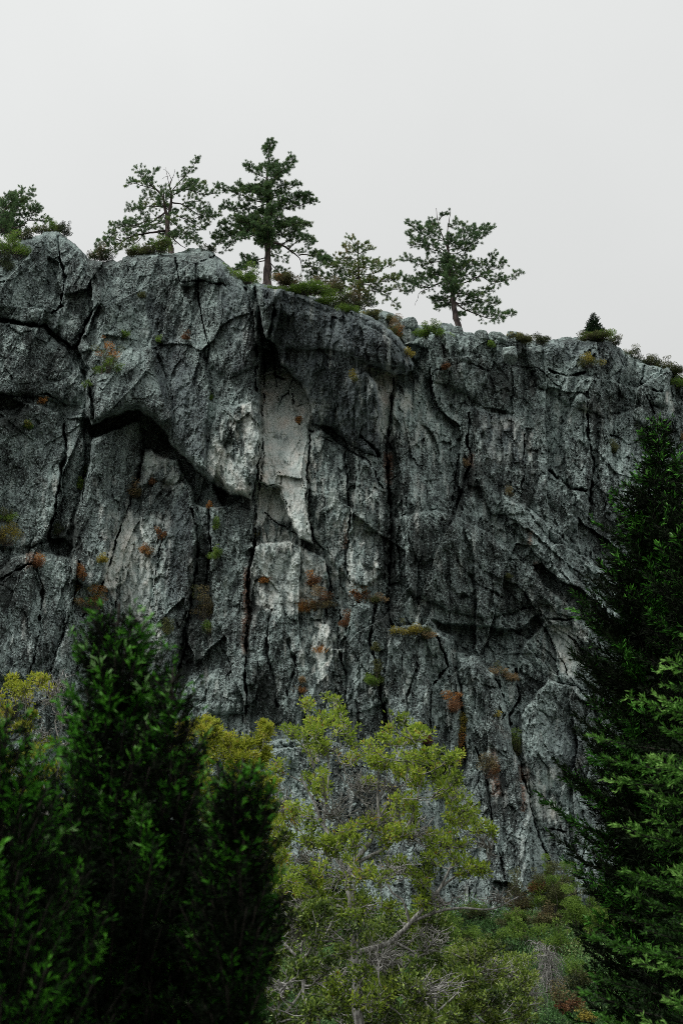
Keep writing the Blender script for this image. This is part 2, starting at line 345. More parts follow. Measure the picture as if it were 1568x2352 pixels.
CRACKS = [  # polyline, depth m, half width px
 ([(0, 735), (60, 742), (110, 750), (140, 780), (170, 805), (180, 790), (200, 740), (225, 700)], 1.6, 4),
 ([(130, 545), (140, 600), (150, 650), (140, 700), (120, 720)], 1.2, 5),
 ([(170, 805), (205, 880), (215, 960)], 1.4, 5),
 ([(455, 640), (462, 720), (480, 800), (470, 870)], 0.9, 3), ([(560, 660), (585, 760), (590, 900)], 1.4, 5),
 ([(632, 700), (620, 780), (632, 860), (650, 870)], 1.8, 6),
 ([(600, 780), (610, 860), (600, 960), (606, 1060), (590, 1150)], 1.4, 2.5),
 ([(600, 960), (596, 1010), (588, 1100), (578, 1160)], 1.2, 2.5),
 ([(712, 1000), (708, 1060), (702, 1140), (708, 1190), (725, 1240), (745, 1262)], 1.5, 2.8),
 ([(590, 1106), (612, 1113), (640, 1112)], 0.9, 2), ([(636, 1085), (645, 1092), (640, 1118), (655, 1150), (662, 1180)], 0.9, 3),
 ([(632, 860), (640, 930), (660, 900), (672, 870)], 0.6, 1.6), ([(660, 900), (680, 930), (700, 925)], 0.7, 1.6), ([(672, 905), (680, 945), (690, 975)], 0.9, 4),
 ([(610, 1180), (660, 1215), (700, 1240)], 0.6, 1.8), ([(582, 1150), (586, 1230), (572, 1300), (566, 1450), (562, 1640)], 1.9, 5),
 ([(712, 990), (790, 1030), (850, 1060), (880, 1120)], 0.9, 3), ([(790, 1040), (805, 1180), (795, 1300), (805, 1340)], 0.9, 3.5),
 ([(905, 870), (898, 960), (885, 1030), (895, 1120), (898, 1250), (888, 1400), (900, 1440)], 1.8, 5),
 ([(1078, 950), (1072, 1010), (1080, 1060), (1066, 1110), (1050, 1170)], 1.8, 5), ([(1050, 1040), (1046, 1100), (1040, 1150)], 1.0, 2.5),
 ([(1200, 1000), (1205, 1080), (1195, 1140)], 1.0, 3), ([(1346, 900), (1352, 1000), (1362, 1060), (1352, 1180)], 1.6, 4),
 ([(1260, 1080), (1310, 1120), (1345, 1130)], 1.4, 5), ([(1260, 850), (1300, 862), (1340, 855)], 1.2, 4),
 ([(1300, 900), (1240, 850), (1180, 840)], 0.5, 3), ([(975, 860), (1060, 830), (1120, 850)], 0.5, 4),
 ([(440, 1170), (455, 1260), (440, 1360), (425, 1480), (400, 1600)], 1.6, 5), ([(478, 1170), (484, 1260), (470, 1350)], 1.3, 4),
 ([(330, 1040), (318, 1100), (285, 1180), (262, 1260), (235, 1345), (190, 1420)], 1.5, 3),
 ([(385, 1180), (360, 1300), (350, 1400)], 0.6, 2), ([(150, 955), (150, 1050), (130, 1150), (112, 1240), (70, 1260)], 1.6, 5),
 ([(65, 1560), (90, 1450), (100, 1340), (80, 1290)], 1.2, 4), ([(0, 1330), (60, 1300), (100, 1290)], 1.1, 4), ([(185, 1290), (165, 1400), (130, 1500), (110, 1600)], 1.2, 4),
 ([(745, 1285), (760, 1350), (745, 1430)], 1.0, 3), ([(780, 1400), (775, 1480), (795, 1560), (790, 1640)], 1.2, 4),
 ([(860, 1400), (850, 1480), (875, 1580), (885, 1700)], 1.2, 5), ([(1000, 1460), (1030, 1530), (990, 1580), (985, 1700)], 1.1, 4), ([(960, 1530), (930, 1600), (940, 1700)], 1.3, 5),
 ([(1165, 1640), (1185, 1720), (1210, 1830), (1235, 1920), (1260, 1975)], 1.4, 4), ([(1180, 1540), (1195, 1600), (1165, 1640)], 1.6, 5),
 ([(1235, 1400), (1270, 1480), (1310, 1560), (1330, 1600)], 0.8, 2.5), ([(1255, 1420), (1290, 1422), (1312, 1418)], 1.0, 4),
 ([(1140, 1560), (1160, 1620), (1150, 1650)], 0.8, 3), ([(1090, 1700), (1120, 1800), (1130, 1900), (1160, 2020)], 0.8, 3.5),
 ([(1260, 1905), (1300, 1912)], 1.0, 3), ([(700, 1640), (720, 1760), (740, 1900), (760, 2050)], 1.5, 6), ([(620, 1400), (612, 1500), (640, 1620)], 0.7, 5),
 ([(660, 1470), (680, 1530), (660, 1600)], 0.9, 6), ([(1400, 1000), (1440, 1020), (1500, 1010)], 0.9, 4), ([(1050, 1290), (1090, 1340), (1150, 1370)], 0.7, 5),
 ([(830, 1000), (850, 1020), (868, 1045)], 1.6, 7), ([(0, 905), (60, 915), (110, 905), (150, 930)], 1.2, 4), ([(415, 650), (470, 645), (520, 655)], 1.2, 4), ([(405, 590), (408, 620), (412, 650)], 1.0, 2.5),
 ([(1150, 790), (1160, 770), (1200, 775), (1205, 815)], 1.0, 3), ([(1480, 840), (1470, 880), (1490, 920), (1500, 950)], 1.3, 4), ([(1500, 895), (1520, 898)], 1.2, 4),
]
PALE = [([(600, 868), (632, 850), (662, 858), (700, 895), (716, 940), (712, 1000), (706, 1100), (708, 1190), (722, 1248), (690, 1238), (655, 1170), (650, 1125), (592, 1108), (600, 1000)], 1.0),
 ([(592, 1110), (650, 1120), (670, 1200), (620, 1190), (585, 1160)], 0.75), ([(842, 846), (912, 862), (905, 905), (893, 970), (884, 1010), (870, 1015), (876, 930), (866, 880)], 0.9),
 ([(300, 1170), (314, 1230), (290, 1330), (260, 1350), (236, 1345), (252, 1270), (280, 1200)], 1.3), ([(470, 1065), (500, 1000), (520, 1035), (575, 1120), (575, 1148), (520, 1128)], 0.75),
 ([(330, 1045), (350, 1032), (368, 1050), (400, 1060), (350, 1090), (318, 1120)], 0.5), ([(345, 1180), (355, 1180), (342, 1240), (334, 1240)], 0.5), ([(1262, 1440), (1310, 1436), (1340, 1520), (1322, 1560), (1290, 1540)], 0.8),
 ([(555, 930), (585, 925), (590, 1000), (575, 1060), (560, 1010)], 0.6), ([(730, 1430), (755, 1430), (752, 1560), (738, 1560), (728, 1490)], 0.8), ([(1205, 1790), (1240, 1800), (1250, 1880), (1215, 1880)], 0.45),
 ([(580, 1255), (650, 1245), (740, 1290), (740, 1400), (640, 1420), (585, 1390)], 0.4), ([(1150, 950), (1160, 960), (1150, 1010), (1140, 1000)], 0.3), ([(1340, 925), (1348, 930), (1348, 958), (1340, 955)], 0.8),
 ([(1532, 900), (1540, 905), (1548, 945), (1536, 940)], 0.8), ([(285, 1330), (300, 1200), (350, 1190), (345, 1500), (300, 1510)], 0.45), ([(322, 752), (345, 745), (345, 775), (325, 775)], 0.3)]
PALE2 = [([(560, 925), (640, 870), (725, 930), (740, 1240), (790, 1290), (740, 1420), (590, 1400), (575, 1150), (480, 1100), (480, 1000)], 0.62), ([(840, 840), (960, 870), (940, 1000), (900, 1010), (870, 1000)], 0.6),
 ([(730, 1100), (880, 1100), (880, 1340), (800, 1380), (740, 1240)], 0.45), ([(240, 1180), (400, 1180), (360, 1520), (240, 1500)], 0.45), ([(340, 1030), (420, 1050), (440, 1120), (310, 1130)], 0.5), ([(1090, 960), (1240, 960), (1230, 1080), (1100, 1060)], 0.4),
 ([(900, 870), (1000, 930), (990, 1050), (900, 1020)], 0.4), ([(700, 1420), (790, 1420), (780, 1560), (720, 1580)], 0.6), ([(1180, 1760), (1300, 1760), (1290, 1900), (1200, 1900)], 0.5), ([(1190, 1330), (1350, 1380), (1360, 1560), (1250, 1560)], 0.35)]
STAIN = [([(888, 1000), (930, 1000), (925, 1200), (915, 1420), (880, 1430), (885, 1200)], 0.9), ([(1060, 960), (1100, 960), (1095, 1120), (1060, 1160)], 0.8), ([(-200, 880), (70, 900), (60, 1000), (-200, 1000)], 0.9),
 ([(1180, 980), (1215, 980), (1215, 1150), (1185, 1150)], 0.5), ([(1000, 1200), (1250, 1290), (1280, 1420), (1180, 1470), (1040, 1430), (980, 1330)], 0.25), ([(570, 700), (640, 780), (620, 850), (580, 880), (560, 800)], 0.8),
 ([(1100, 820), (1260, 850), (1200, 930), (1120, 960)], 0.4), ([(770, 1640), (900, 1640), (880, 1900), (760, 1950)], 0.6), ([(590, 1470), (660, 1480), (640, 1640), (590, 1640)], 0.6), ([(1350, 900), (1400, 900), (1390, 1150), (1355, 1200)], 0.6),
 ([(430, 1230), (480, 1230), (490, 1500), (400, 1600)], 0.7), ([(110, 1150), (200, 1100), (190, 1300), (120, 1300)], 0.7), ([(-200, 1280), (60, 1290), (40, 1400), (-200, 1400)], 0.6), ([(920, 1180), (1060, 1180), (1040, 1400), (920, 1400)], 0.5),
 ([(575, 1160), (600, 1240), (600, 1450), (565, 1450)], 0.7), ([(1130, 1750), (1160, 1780), (1180, 1900), (1140, 1850)], 0.7), ([(0, 740), (100, 760), (140, 840), (60, 880), (-200, 880)], 0.35), ([(200, 590), (300, 590), (330, 620), (220, 640)], 0.7)]
RUST = [([(880, 1040), (900, 1040), (902, 1110), (888, 1110)], 0.8), ([(1210, 1220), (1222, 1220), (1218, 1255), (1208, 1250)], 1.0), ([(1225, 1290), (1238, 1290), (1236, 1312), (1226, 1310)], 0.9), ([(1072, 1040), (1086, 1040), (1082, 1075), (1070, 1070)], 0.6),
 ([(560, 1300), (575, 1300), (570, 1500), (556, 1500)], 0.7), ([(1118, 1720), (1140, 1720), (1150, 1830), (1130, 1830)], 0.6), ([(1198, 1805), (1206, 1805), (1204, 1860), (1196, 1860)], 1.0), ([(1190, 1760), (1215, 1765), (1210, 1800), (1195, 1795)], 0.5),
 ([(590, 1040), (650, 1050), (655, 1070), (600, 1075)], 0.25), ([(470, 1070), (500, 1080), (515, 1120), (480, 1090)], 0.35), ([(655, 1100), (690, 1110), (690, 1180), (665, 1170)], 0.2), ([(178, 1290), (196, 1300), (190, 1330), (176, 1320)], 0.8),
 ([(60, 1270), (95, 1265), (80, 1300), (60, 1310)], 0.7), ([(790, 1190), (800, 1190), (796, 1260), (786, 1260)], 0.7), ([(1015, 750), (1030, 830), (1022, 840), (1010, 800)], 0.2), ([(1125, 1650), (1180, 1690), (1160, 1700)], 0.2)]

DARK = [([(600, 655), (650, 660), (700, 677), (800, 706), (856, 730), (905, 765), (938, 800), (952, 842), (930, 862), (880, 848), (838, 848), (868, 880), (880, 930), (872, 985), (866, 1050), (840, 1040), (800, 1018), (760, 985), (722, 975), (712, 935), (690, 880), (662, 850), (640, 832), (632, 790)], 1.0),  # big overhanging slab: shade of its downward face painted into the rock
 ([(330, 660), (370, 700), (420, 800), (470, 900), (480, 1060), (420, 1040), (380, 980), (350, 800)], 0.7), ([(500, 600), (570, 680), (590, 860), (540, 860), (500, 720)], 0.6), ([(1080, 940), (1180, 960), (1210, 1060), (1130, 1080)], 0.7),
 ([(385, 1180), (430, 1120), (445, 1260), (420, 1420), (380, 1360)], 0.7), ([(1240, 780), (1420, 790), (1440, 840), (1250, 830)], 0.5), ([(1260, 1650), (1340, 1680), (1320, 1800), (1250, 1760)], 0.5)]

def relief(px, py):
    """Relief towards the viewer in metres, and the three surface masks."""
    wx = px + 4 * fbm(px / 60, py / 60, 4, 11) + 2.2 * fbm(px / 14, py / 14, 2, 15)
    wy = py + 4.5 * fbm(px / 60 + 31, py / 70, 4, 12) + 2.2 * fbm(px / 14 + 7, py / 14, 2, 16)
    s = 31.0
    h = 1.3 * fbm(px / 300, py / 420, 3, 20)
    # jointing: three scales of tilted blocks; the fabric turns from upright (left) to slanting (lower right)
    diag = sstep(1050, 1300, px) * sstep(1000, 1250, py) * (1 - sstep(1500, 1700, py))
    lean = 0.20
    X = px + lean * (py - 1200) * sstep(700, 300, px); Yc = py
    def blocks(cx, cy, off, grad, sd, warp, rot=0.0, edge=0.0, ew=0.08):
        a = px + warp * fbm(px / (cx * 1.2), py / (cx * 1.2), 3, sd + 40); b_ = py + warp * fbm(px / (cx * 1.2) + 50, py / (cx * 1.2), 3, sd + 41)
        a = a + lean * (b_ - 1200) * sstep(700, 300, px)
        c, sn = math.cos(rot), math.sin(rot)
        u = (a * c + b_ * sn) / cx; v = (-a * sn + b_ * c) / cy
        hid, dx, dy, e = voro(u, v, sd)
        r = _rnd[hid]
        hh = off * (r[..., 2] - 0.5) * 2 + grad * ((r[..., 3] - 0.5) * 2 * dx * cx / s + (r[..., 4] - 0.45) * 1.2 * dy * cy / s * 0.35)
        if edge: hh = hh - edge * np.exp(-(e / ew) ** 2) * (0.3 + r[..., 5])
        return hh
    up = blocks(85, 300, 0.95, 0.8, 1, 9, 0.03, 0.0, 0.03) + blocks(27, 95, 0.34, 0.75, 2, 4, -0.04, 0.12, 0.06)
    iso = 0.8 * sstep(720, 480, px) * sstep(1150, 950, py) + 0.6 * sstep(950, 1100, px) * sstep(1000, 900, py)
    upi = blocks(120, 150, 0.85, 0.7, 7, 9, 0.35, 0.0, 0.03) + blocks(32, 56, 0.36, 0.85, 8, 3, 0.35, 0.10, 0.05)
    up = up * (1 - iso) + upi * iso
    dg = blocks(60, 300, 0.95, 0.8, 3, 9, -0.75, 0.1, 0.06) + blocks(22, 90, 0.38, 0.9, 4, 4, -0.8, 0.12, 0.08)
    rough = sstep(560, 900, px) * 0.25 + 0.75
    h2 = up * (1 - diag) + dg * diag
    h2 = h2 + blocks(11, 24, 0.19, 0.85, 5, 2.0, 0.06, 0.04, 0.10)
    soft = np.zeros_like(px); SOFT = 0.30
    big = np.zeros_like(px); calm = np.zeros_like(px)
    for P, val, gx, gy, rr in SLABS:
        P = np.array(P, float); lo = P.min(0) - 40; hi = P.max(0) + 40
        m = (px > lo[0]) & (px < hi[0]) & (py > lo[1]) & (py < hi[1])
        if not m.any(): continue
        x = wx[m]; y = wy[m]; d = poly_sd(x, y, P); c = P.mean(0)
        w = sstep(-1.2, 1.6, d)
        rnd = 1 - 0.5 * np.exp(-np.clip(d, 0, None) / (0.45 * rr)) if rr > 3 else 1.0
        big[m] += w * (val * rnd + 1.35 * gx * (x - c[0]) / s + 1.35 * gy * (y - c[1]) / s)
        soft[m] = np.maximum(soft[m], w * SOFT * sstep(0, 25, d))
    cut = np.zeros_like(px)
    for P, dep, hw in CRACKS:
        P = np.array(P, float); lo = P.min(0) - 40; hi = P.max(0) + 40
        m = (px > lo[0]) & (px < hi[0]) & (py > lo[1]) & (py < hi[1])
        if not m.any(): continue
        d = line_d(wx[m], wy[m], P); wv = hw * 0.62 * (0.75 + 0.9 * np.clip(fbm(px[m] / 25, py[m] / 25, 2, 60), -0.6, 0.8))
        cut[m] = np.maximum(cut[m], dep * (0.35 + 0.9 * sstep(-0.35, 0.3, fbm(px[m] / 40 + 9, py[m] / 40, 2, 63))) * np.exp(-(d / wv) ** 4))
    def mask(T, soft=3):
        o = np.zeros_like(px)
        for P, v in T:
            P = np.array(P, float); lo = P.min(0) - 30; hi = P.max(0) + 30
            m = (px > lo[0]) & (px < hi[0]) & (py > lo[1]) & (py < hi[1])
            if m.any(): o[m] = np.maximum(o[m], v * sstep(-soft, soft, poly_sd(wx[m], wy[m], P)))
        return o
    pale = np.clip(mask(PALE, 8) * (1.4 + 1.1 * fbm(px / 12, py / 30, 4, 99)) - 0.12, 0, 1)
    stain = mask(STAIN, 26)
    rust = mask(RUST, 5)
    dark = mask(DARK, 5)
    calm = np.clip(pale * 1.2, 0, 1)
    fine = 0.12 * fbm(px / 13, py / 22, 3, 70) + 0.07 * fbm(px / 5, py / 6, 2, 75)
    rid = 0.13 * (1 - 2 * np.abs(fbm(wx / 26, wy / 60, 3, 80)))
    h = h + big - cut + (h2 * rough + rid) * (1 - 0.45 * calm) * (1 - soft * sstep(1300, 700, px)) + fine * (1 - 0.2 * calm)
    drips = np.clip(0.38 * fbm(px / 16, py / 90, 3, 90) * (1 - 0.7 * iso) + 0.42 * fbm(px / 50, py / 70, 4, 92), -1, 1)
    stain = stain + drips * (1 - pale)
    pale = pale * (1.0 + 0.35 * np.clip(fbm(px / 20, py / 45, 3, 95), -1, 1))
    soft_pale = 1.15 * mask(PALE2, 16) * sstep(-0.15, 0.35, fbm(px / 14, py / 45, 4, 98)); pale = np.maximum(pale, soft_pale)
    pale = np.clip(pale + 0.4 * sstep(0.4, 0.75, fbm(px / 22, py / 90, 4, 97)) * (1 - diag) * (1 - iso), 0, 1)
    return h, pale, stain, rust, dark

def cliff_depth(px, py):
    px = np.atleast_1d(np.asarray(px, float)); py = np.atleast_1d(np.asarray(py, float))
    return base_depth(px, py) - relief(px, py)[0]

def build_cliff():
    STEP = 2.1
    xs = np.concatenate([np.arange(-250, -30, 5.0), np.arange(-30, 1600, STEP), np.arange(1600, 1860, 5.0)])
    nx = len(xs); nrow = 800
    v = np.linspace(0, 1, nrow) ** 1.0
    PX = np.broadcast_to(xs[None], (nrow, nx)).copy()
    top = ridge_y(xs)
    PY = top[None] + v[:, None] * (2420 - top[None])
    h, pale, stain, rust, dark = relief(PX, PY)
    D = base_depth(PX, PY) - h
    # round the brow away from the viewer
    brow = np.clip(1 - (PY - top[None]) / 14.0, 0, 1); D = D + 0.9 * brow ** 2
    co = unproj(PX, PY, D)
    # plateau running back from the brow
    nb = 26; back = co[0][None].repeat(nb, 0).copy(); k = np.arange(nb, 0, -1)[:, None]
    dist = 0.5 * k + 0.10 * k ** 2
    # the ground behind slopes gently so it stays hidden below the brow line of sight
    back[..., 1] += dist; back[..., 0] *= (1 + dist / 115.0); back[..., 2] += dist * 0.18 + 0.35 * fbm(back[..., 0] / 3, back[..., 1] / 3, 3, 33) - 0.25
    co = np.concatenate([back, co], 0)
    pad = lambda a: np.concatenate([np.repeat(a[:1], nb, 0), a], 0)
    pale, stain, rust, dark = pad(pale), pad(stain), pad(rust), pad(dark)
    ny = nrow + nb
    i = np.arange(ny - 1)[:, None] * nx + np.arange(nx - 1)[None]
    q = np.stack([i, i + nx, i + nx + 1, i + 1], -1).reshape(-1, 4)
    mb = MB(); mb.add(co.reshape(-1, 3), q)
    o = mb.build('cliff', ROCK, smooth=False)
    for n, a in (('pale', pale), ('stain', stain), ('rust', rust), ('dark', dark)):
        at = o.data.attributes.new(n, 'FLOAT', 'POINT'); at.data.foreach_set('value', a.astype(np.float32).ravel())
    tag(o, kind='structure')
build_cliff()
# ------------------------------------------------------------------ foliage builders
def P3(pts, Y, f=None):
    """pixel polyline (optionally in a crop frame f) -> world polyline; a third value shifts the depth"""
    out = []
    for p in pts:
        x, y = p[0], p[1]
        if f: x, y = f[0] + x * f[2], f[1] + y * f[2]
        out.append(unproj(x, y, Y + (p[2] if len(p) > 2 else 0)))
    return np.array(out)
def spline(pts, n):
    pts = np.asarray(pts, float)
    if len(pts) == 2: return pts[0] + (pts[1] - pts[0]) * np.linspace(0, 1, n)[:, None]
    d = np.r_[0, np.cumsum(np.linalg.norm(np.diff(pts, axis=0), axis=1))]; t = np.linspace(0, d[-1], n)
    P = np.vstack([2 * pts[0] - pts[1], pts, 2 * pts[-1] - pts[-2]]); out = []
    for x in t:
        i = min(max(np.searchsorted(d, x) - 1, 0), len(pts) - 2); u = (x - d[i]) / (d[i + 1] - d[i] + 1e-9)
        a, b, c, e = P[i], P[i + 1], P[i + 2], P[i + 3]
        out.append(0.5 * (2 * b + (c - a) * u + (2 * a - 5 * b + 4 * c - e) * u * u + (3 * b - a - 3 * c + e) * u ** 3))
    return np.array(out)
def unit(v): v = np.asarray(v, float); return v / (np.linalg.norm(v, axis=-1, keepdims=True) + 1e-9)

PINE_LEAF = leaf_mat('pine_needles', [(0.0, (0.045, 0.085, 0.045)), (0.5, (0.15, 0.26, 0.11)), (0.75, (0.23, 0.30, 0.09)), (1.0, (0.32, 0.24, 0.06))], 0.6, 0.3, 0.5)
PINE_BARK = bark_mat('pine_bark', (0.030, 0.024, 0.024), (0.13, 0.10, 0.09), 5)

class Pine:
    def __init__(s, seed): s.r = np.random.default_rng(seed); s.wood = MB(); s.trunk = MB(); s.leaf = MB(); s.o = []; s.d = []; s.t = []
    def tuft(s, p, d, size=1.0, tone=0.45):
        n = int(52 * size) + 8; r = s.r
        v = unit(d)[None] * 0.75 + r.normal(size=(n, 3)) * 0.62; v[:, 2] += 0.12; v = unit(v)
        o = p + unit(d)[None] * (r.random((n, 1)) - 0.5) * 0.16
        s.leaf.blades(o, v, (0.14 + 0.10 * r.random(n)) * size, 0.021, np.clip(tone + r.normal(size=n) * 0.09, 0, 1), r=r)
    def limb(s, pts, r0, dens=1.0, tuft=1.0, reach=1.0, tone=0.45, bare=0.18, rtip=0.012):
        r = s.r; L = np.linalg.norm(np.diff(pts, axis=0), axis=1).sum(); n = max(5, int(L / 0.22))
        P = spline(pts, n); wob = np.cumsum(r.normal(size=(n, 3)) * 0.022, 0); wob -= np.linspace(0, 1, n)[:, None] * wob[-1] * 0.5; P = P + wob
        rad = r0 + (rtip - r0) * np.linspace(0, 1, n) ** 0.8
        s.wood.tube(P, rad, 5)
        T = unit(np.gradient(P, axis=0))
        if dens <= 0: return P
        k = int(L / 0.15 * dens); side = 1
        for j in range(k):
            u = bare + (1 - bare) * (j + r.random()) / k; i = min(int(u * (n - 1)), n - 2); p = P[i] + (P[i + 1] - P[i]) * (u * (n - 1) - i); t = T[i]
            side = -side; ax = unit(np.cross(t, [0, 0, 1]) + r.normal(size=3) * 0.35)
            ln = (0.25 + 0.75 * r.random()) * reach * (0.12 + 1.15 * min(1, L / 3) * (1 - u) ** 0.6) + 0.10
            dr = unit(t * 0.7 + ax * side * (0.6 + 0.4 * r.random()) + np.array([0, 0, 0.28 + 0.25 * r.normal()]))
            m = 3 + int(ln / 0.25); q = [p]
            for _ in range(m):
                dr = unit(dr + r.normal(size=3) * 0.16 + np.array([0, 0, 0.06])); q.append(q[-1] + dr * ln / m)
            q = np.array(q); s.wood.tube(q, np.linspace(max(rad[i] * 0.35, 0.012), 0.008, len(q)), 4)
            tn = np.clip(tone + r.normal() * 0.10, 0, 1)
            s.tuft(q[-1], q[-1] - q[-2], tuft, tn)
            for w in range(int(ln / 0.24) + (r.random() < 0.5)):
                z = 1 + int(r.random() * (len(q) - 1)); dd = unit(dr + r.normal(size=3) * 0.8); e = q[z] + dd * (0.14 + 0.2 * r.random())
                s.wood.tube(np.array([q[z], e]), np.array([0.010, 0.007]), 3, cap=False); s.tuft(e, dd + [0, 0, 0.3], tuft * (0.75 + 0.3 * r.random()), tn)
        s.tuft(P[-1], T[-1], tuft, tone); return P
    def done(s, name, base, label, cat, group, bark=None, leafm=None):
        e = empty(name, base); tag(e, label, cat, group)
        s.trunk.build('trunk', bark or PINE_BARK, e, True)
        if s.wood.n: s.wood.build('branches', bark or PINE_BARK, e, True)
        s.leaf.build('crown', leafm or PINE_LEAF, e); return e
    def stem(s, P, r0, r1, wob=0.03, sides=12):
        n = max(8, int(np.linalg.norm(np.diff(P, axis=0), axis=1).sum() / 0.3)); Q = spline(P, n)
        Q[1:-1] += s.r.normal(size=(n - 2, 3)) * wob * 0.5
        t = np.linspace(0, 1, n); s.trunk.tube(Q, (r0 + (r1 - r0) * t ** 0.85) * (1 + 0.35 * np.exp(-t * 14)) * (1 + 0.07 * s.r.normal(size=n)), sides); return Q

def pine(seed, Y, f, trunks, limbs, label, r0, filler=(), tone=0.45, dens=1.0, tuft=1.0, reach=1.0, root=1.2):
    """trunks: list of (polyline, radius, tip radius); limbs: (polyline, radius, optional density)"""
    s = Pine(seed); base = None; T = []
    for k, (pl, a, b) in enumerate(trunks):
        P = P3(pl, Y, f)
        if k == 0: P = np.vstack([P[0] - [0, 0, root], P]); base = P[0]
        T.append(s.stem(P, a, b))
    for L in limbs:
        P = P3(L[0], Y, f); n = len(P)
        P[:, 1] += np.linspace(0, 1, n) * s.r.normal() * 1.1
        s.limb(P, L[1], dens * (L[2] if len(L) > 2 else 1), tuft, reach, tone + s.r.normal() * 0.05)
    # limbs towards and away from the viewer
    for (z0, z1, cnt, len0, len1) in filler:
        Q = T[0]
        for _ in range(cnt):
            u = z0 + (z1 - z0) * s.r.random(); i = int(u * (len(Q) - 1)); az = s.r.choice([-1, 1]) * (math.pi / 2) + s.r.normal() * 0.45
            ln = len0 + (len1 - len0) * (u - z0) / (z1 - z0 + 1e-6); ln *= 0.7 + 0.5 * s.r.random()
            d = np.array([math.cos(az), math.sin(az), 0.0]); p = Q[i]
            s.limb(np.array([p, p + d * ln * 0.5 + [0, 0, -0.05 * ln], p + d * ln + [0, 0, 0.12 * ln]]), 0.03 + 0.012 * ln, dens, tuft, reach, tone)
    return s.done('pine_tree', base, label, 'tree', 'pines on the cliff top')

A = (213.2, 304.6, 0.3641)
pine(11, 118.5, A, [
  ([(497, 760), (482, 690), (472, 620), (470, 560), (465, 520), (455, 470), (445, 420), (425, 380), (395, 355), (362, 330)], 0.30, 0.05),
  ([(474, 545), (488, 480), (494, 420), (495, 372), (484, 335), (498, 298)], 0.17, 0.04)],
 [([(425, 380), (390, 350), (340, 310), (300, 275), (285, 258)], .05), ([(395, 355), (330, 355), (270, 350), (222, 372)], .05), ([(400, 360), (370, 300), (385, 250), (402, 238)], .04),
  ([(445, 420), (400, 400), (350, 395), (300, 405)], .04), ([(450, 462), (380, 462), (320, 445), (272, 452)], .05), ([(460, 500), (420, 520), (350, 552), (290, 560), (240, 545), (205, 500)], .08),
  ([(350, 552), (300, 500), (250, 490), (210, 495)], .04), ([(462, 560), (400, 580), (350, 605), (330, 630)], .05), ([(350, 552), (270, 590), (200, 600), (110, 590)], .05),
  ([(458, 618), (400, 626), (330, 640), (250, 655), (190, 685), (130, 730), (60, 752), (5, 780)], .10), ([(250, 655), (190, 610), (130, 600), (95, 620)], .05), ([(190, 685), (120, 660), (60, 680), (35, 712)], .04),
  ([(330, 640), (290, 690), (230, 720), (170, 745)], .04), ([(455, 640), (400, 650), (350, 665)], .04, .3), ([(130, 730), (90, 700), (50, 700)], .03), ([(440, 680), (400, 700), (360, 720), (330, 730)], .03),
  ([(500, 365), (540, 350), (620, 340), (690, 352), (745, 335), (785, 322)], .06), ([(505, 360), (550, 320), (600, 275), (640, 235), (664, 214)], .05), ([(560, 318), (600, 300), (650, 290), (700, 280)], .035),
  ([(498, 395), (550, 395), (610, 385), (650, 375)], .04), ([(500, 440), (560, 448), (620, 480), (700, 515), (800, 518)], .07), ([(620, 480), (680, 460), (740, 480)], .04), ([(560, 448), (620, 420), (690, 425)], .04),
  ([(488, 500), (550, 530), (620, 555), (680, 590), (730, 560)], .05), ([(620, 555), (680, 545), (740, 540)], .03), ([(485, 545), (540, 590), (600, 640), (650, 672)], .05), ([(540, 590), (600, 590), (660, 620)], .03),
  ([(485, 640), (520, 680), (560, 715), (597, 742)], .09, .15), ([(490, 620), (530, 670), (590, 690)], .04, .5), ([(484, 335), (470, 290), (466, 258), (464, 222)], .035, 0), ([(475, 275), (455, 270), (435, 278)], .02, 0), ([(498, 298), (518, 275), (520, 258)], .03, 0),
  ([(498, 298), (480, 265), (450, 258)], .025, 0), ([(445, 420), (430, 380), (432, 345)], .02, 0)],
 'pine with forked trunk and bare broken top on the flat rock', 0.3, [(0.35, 0.95, 12, 1.8, 1.2)], 0.46, 1.0, 0.95, 0.85)

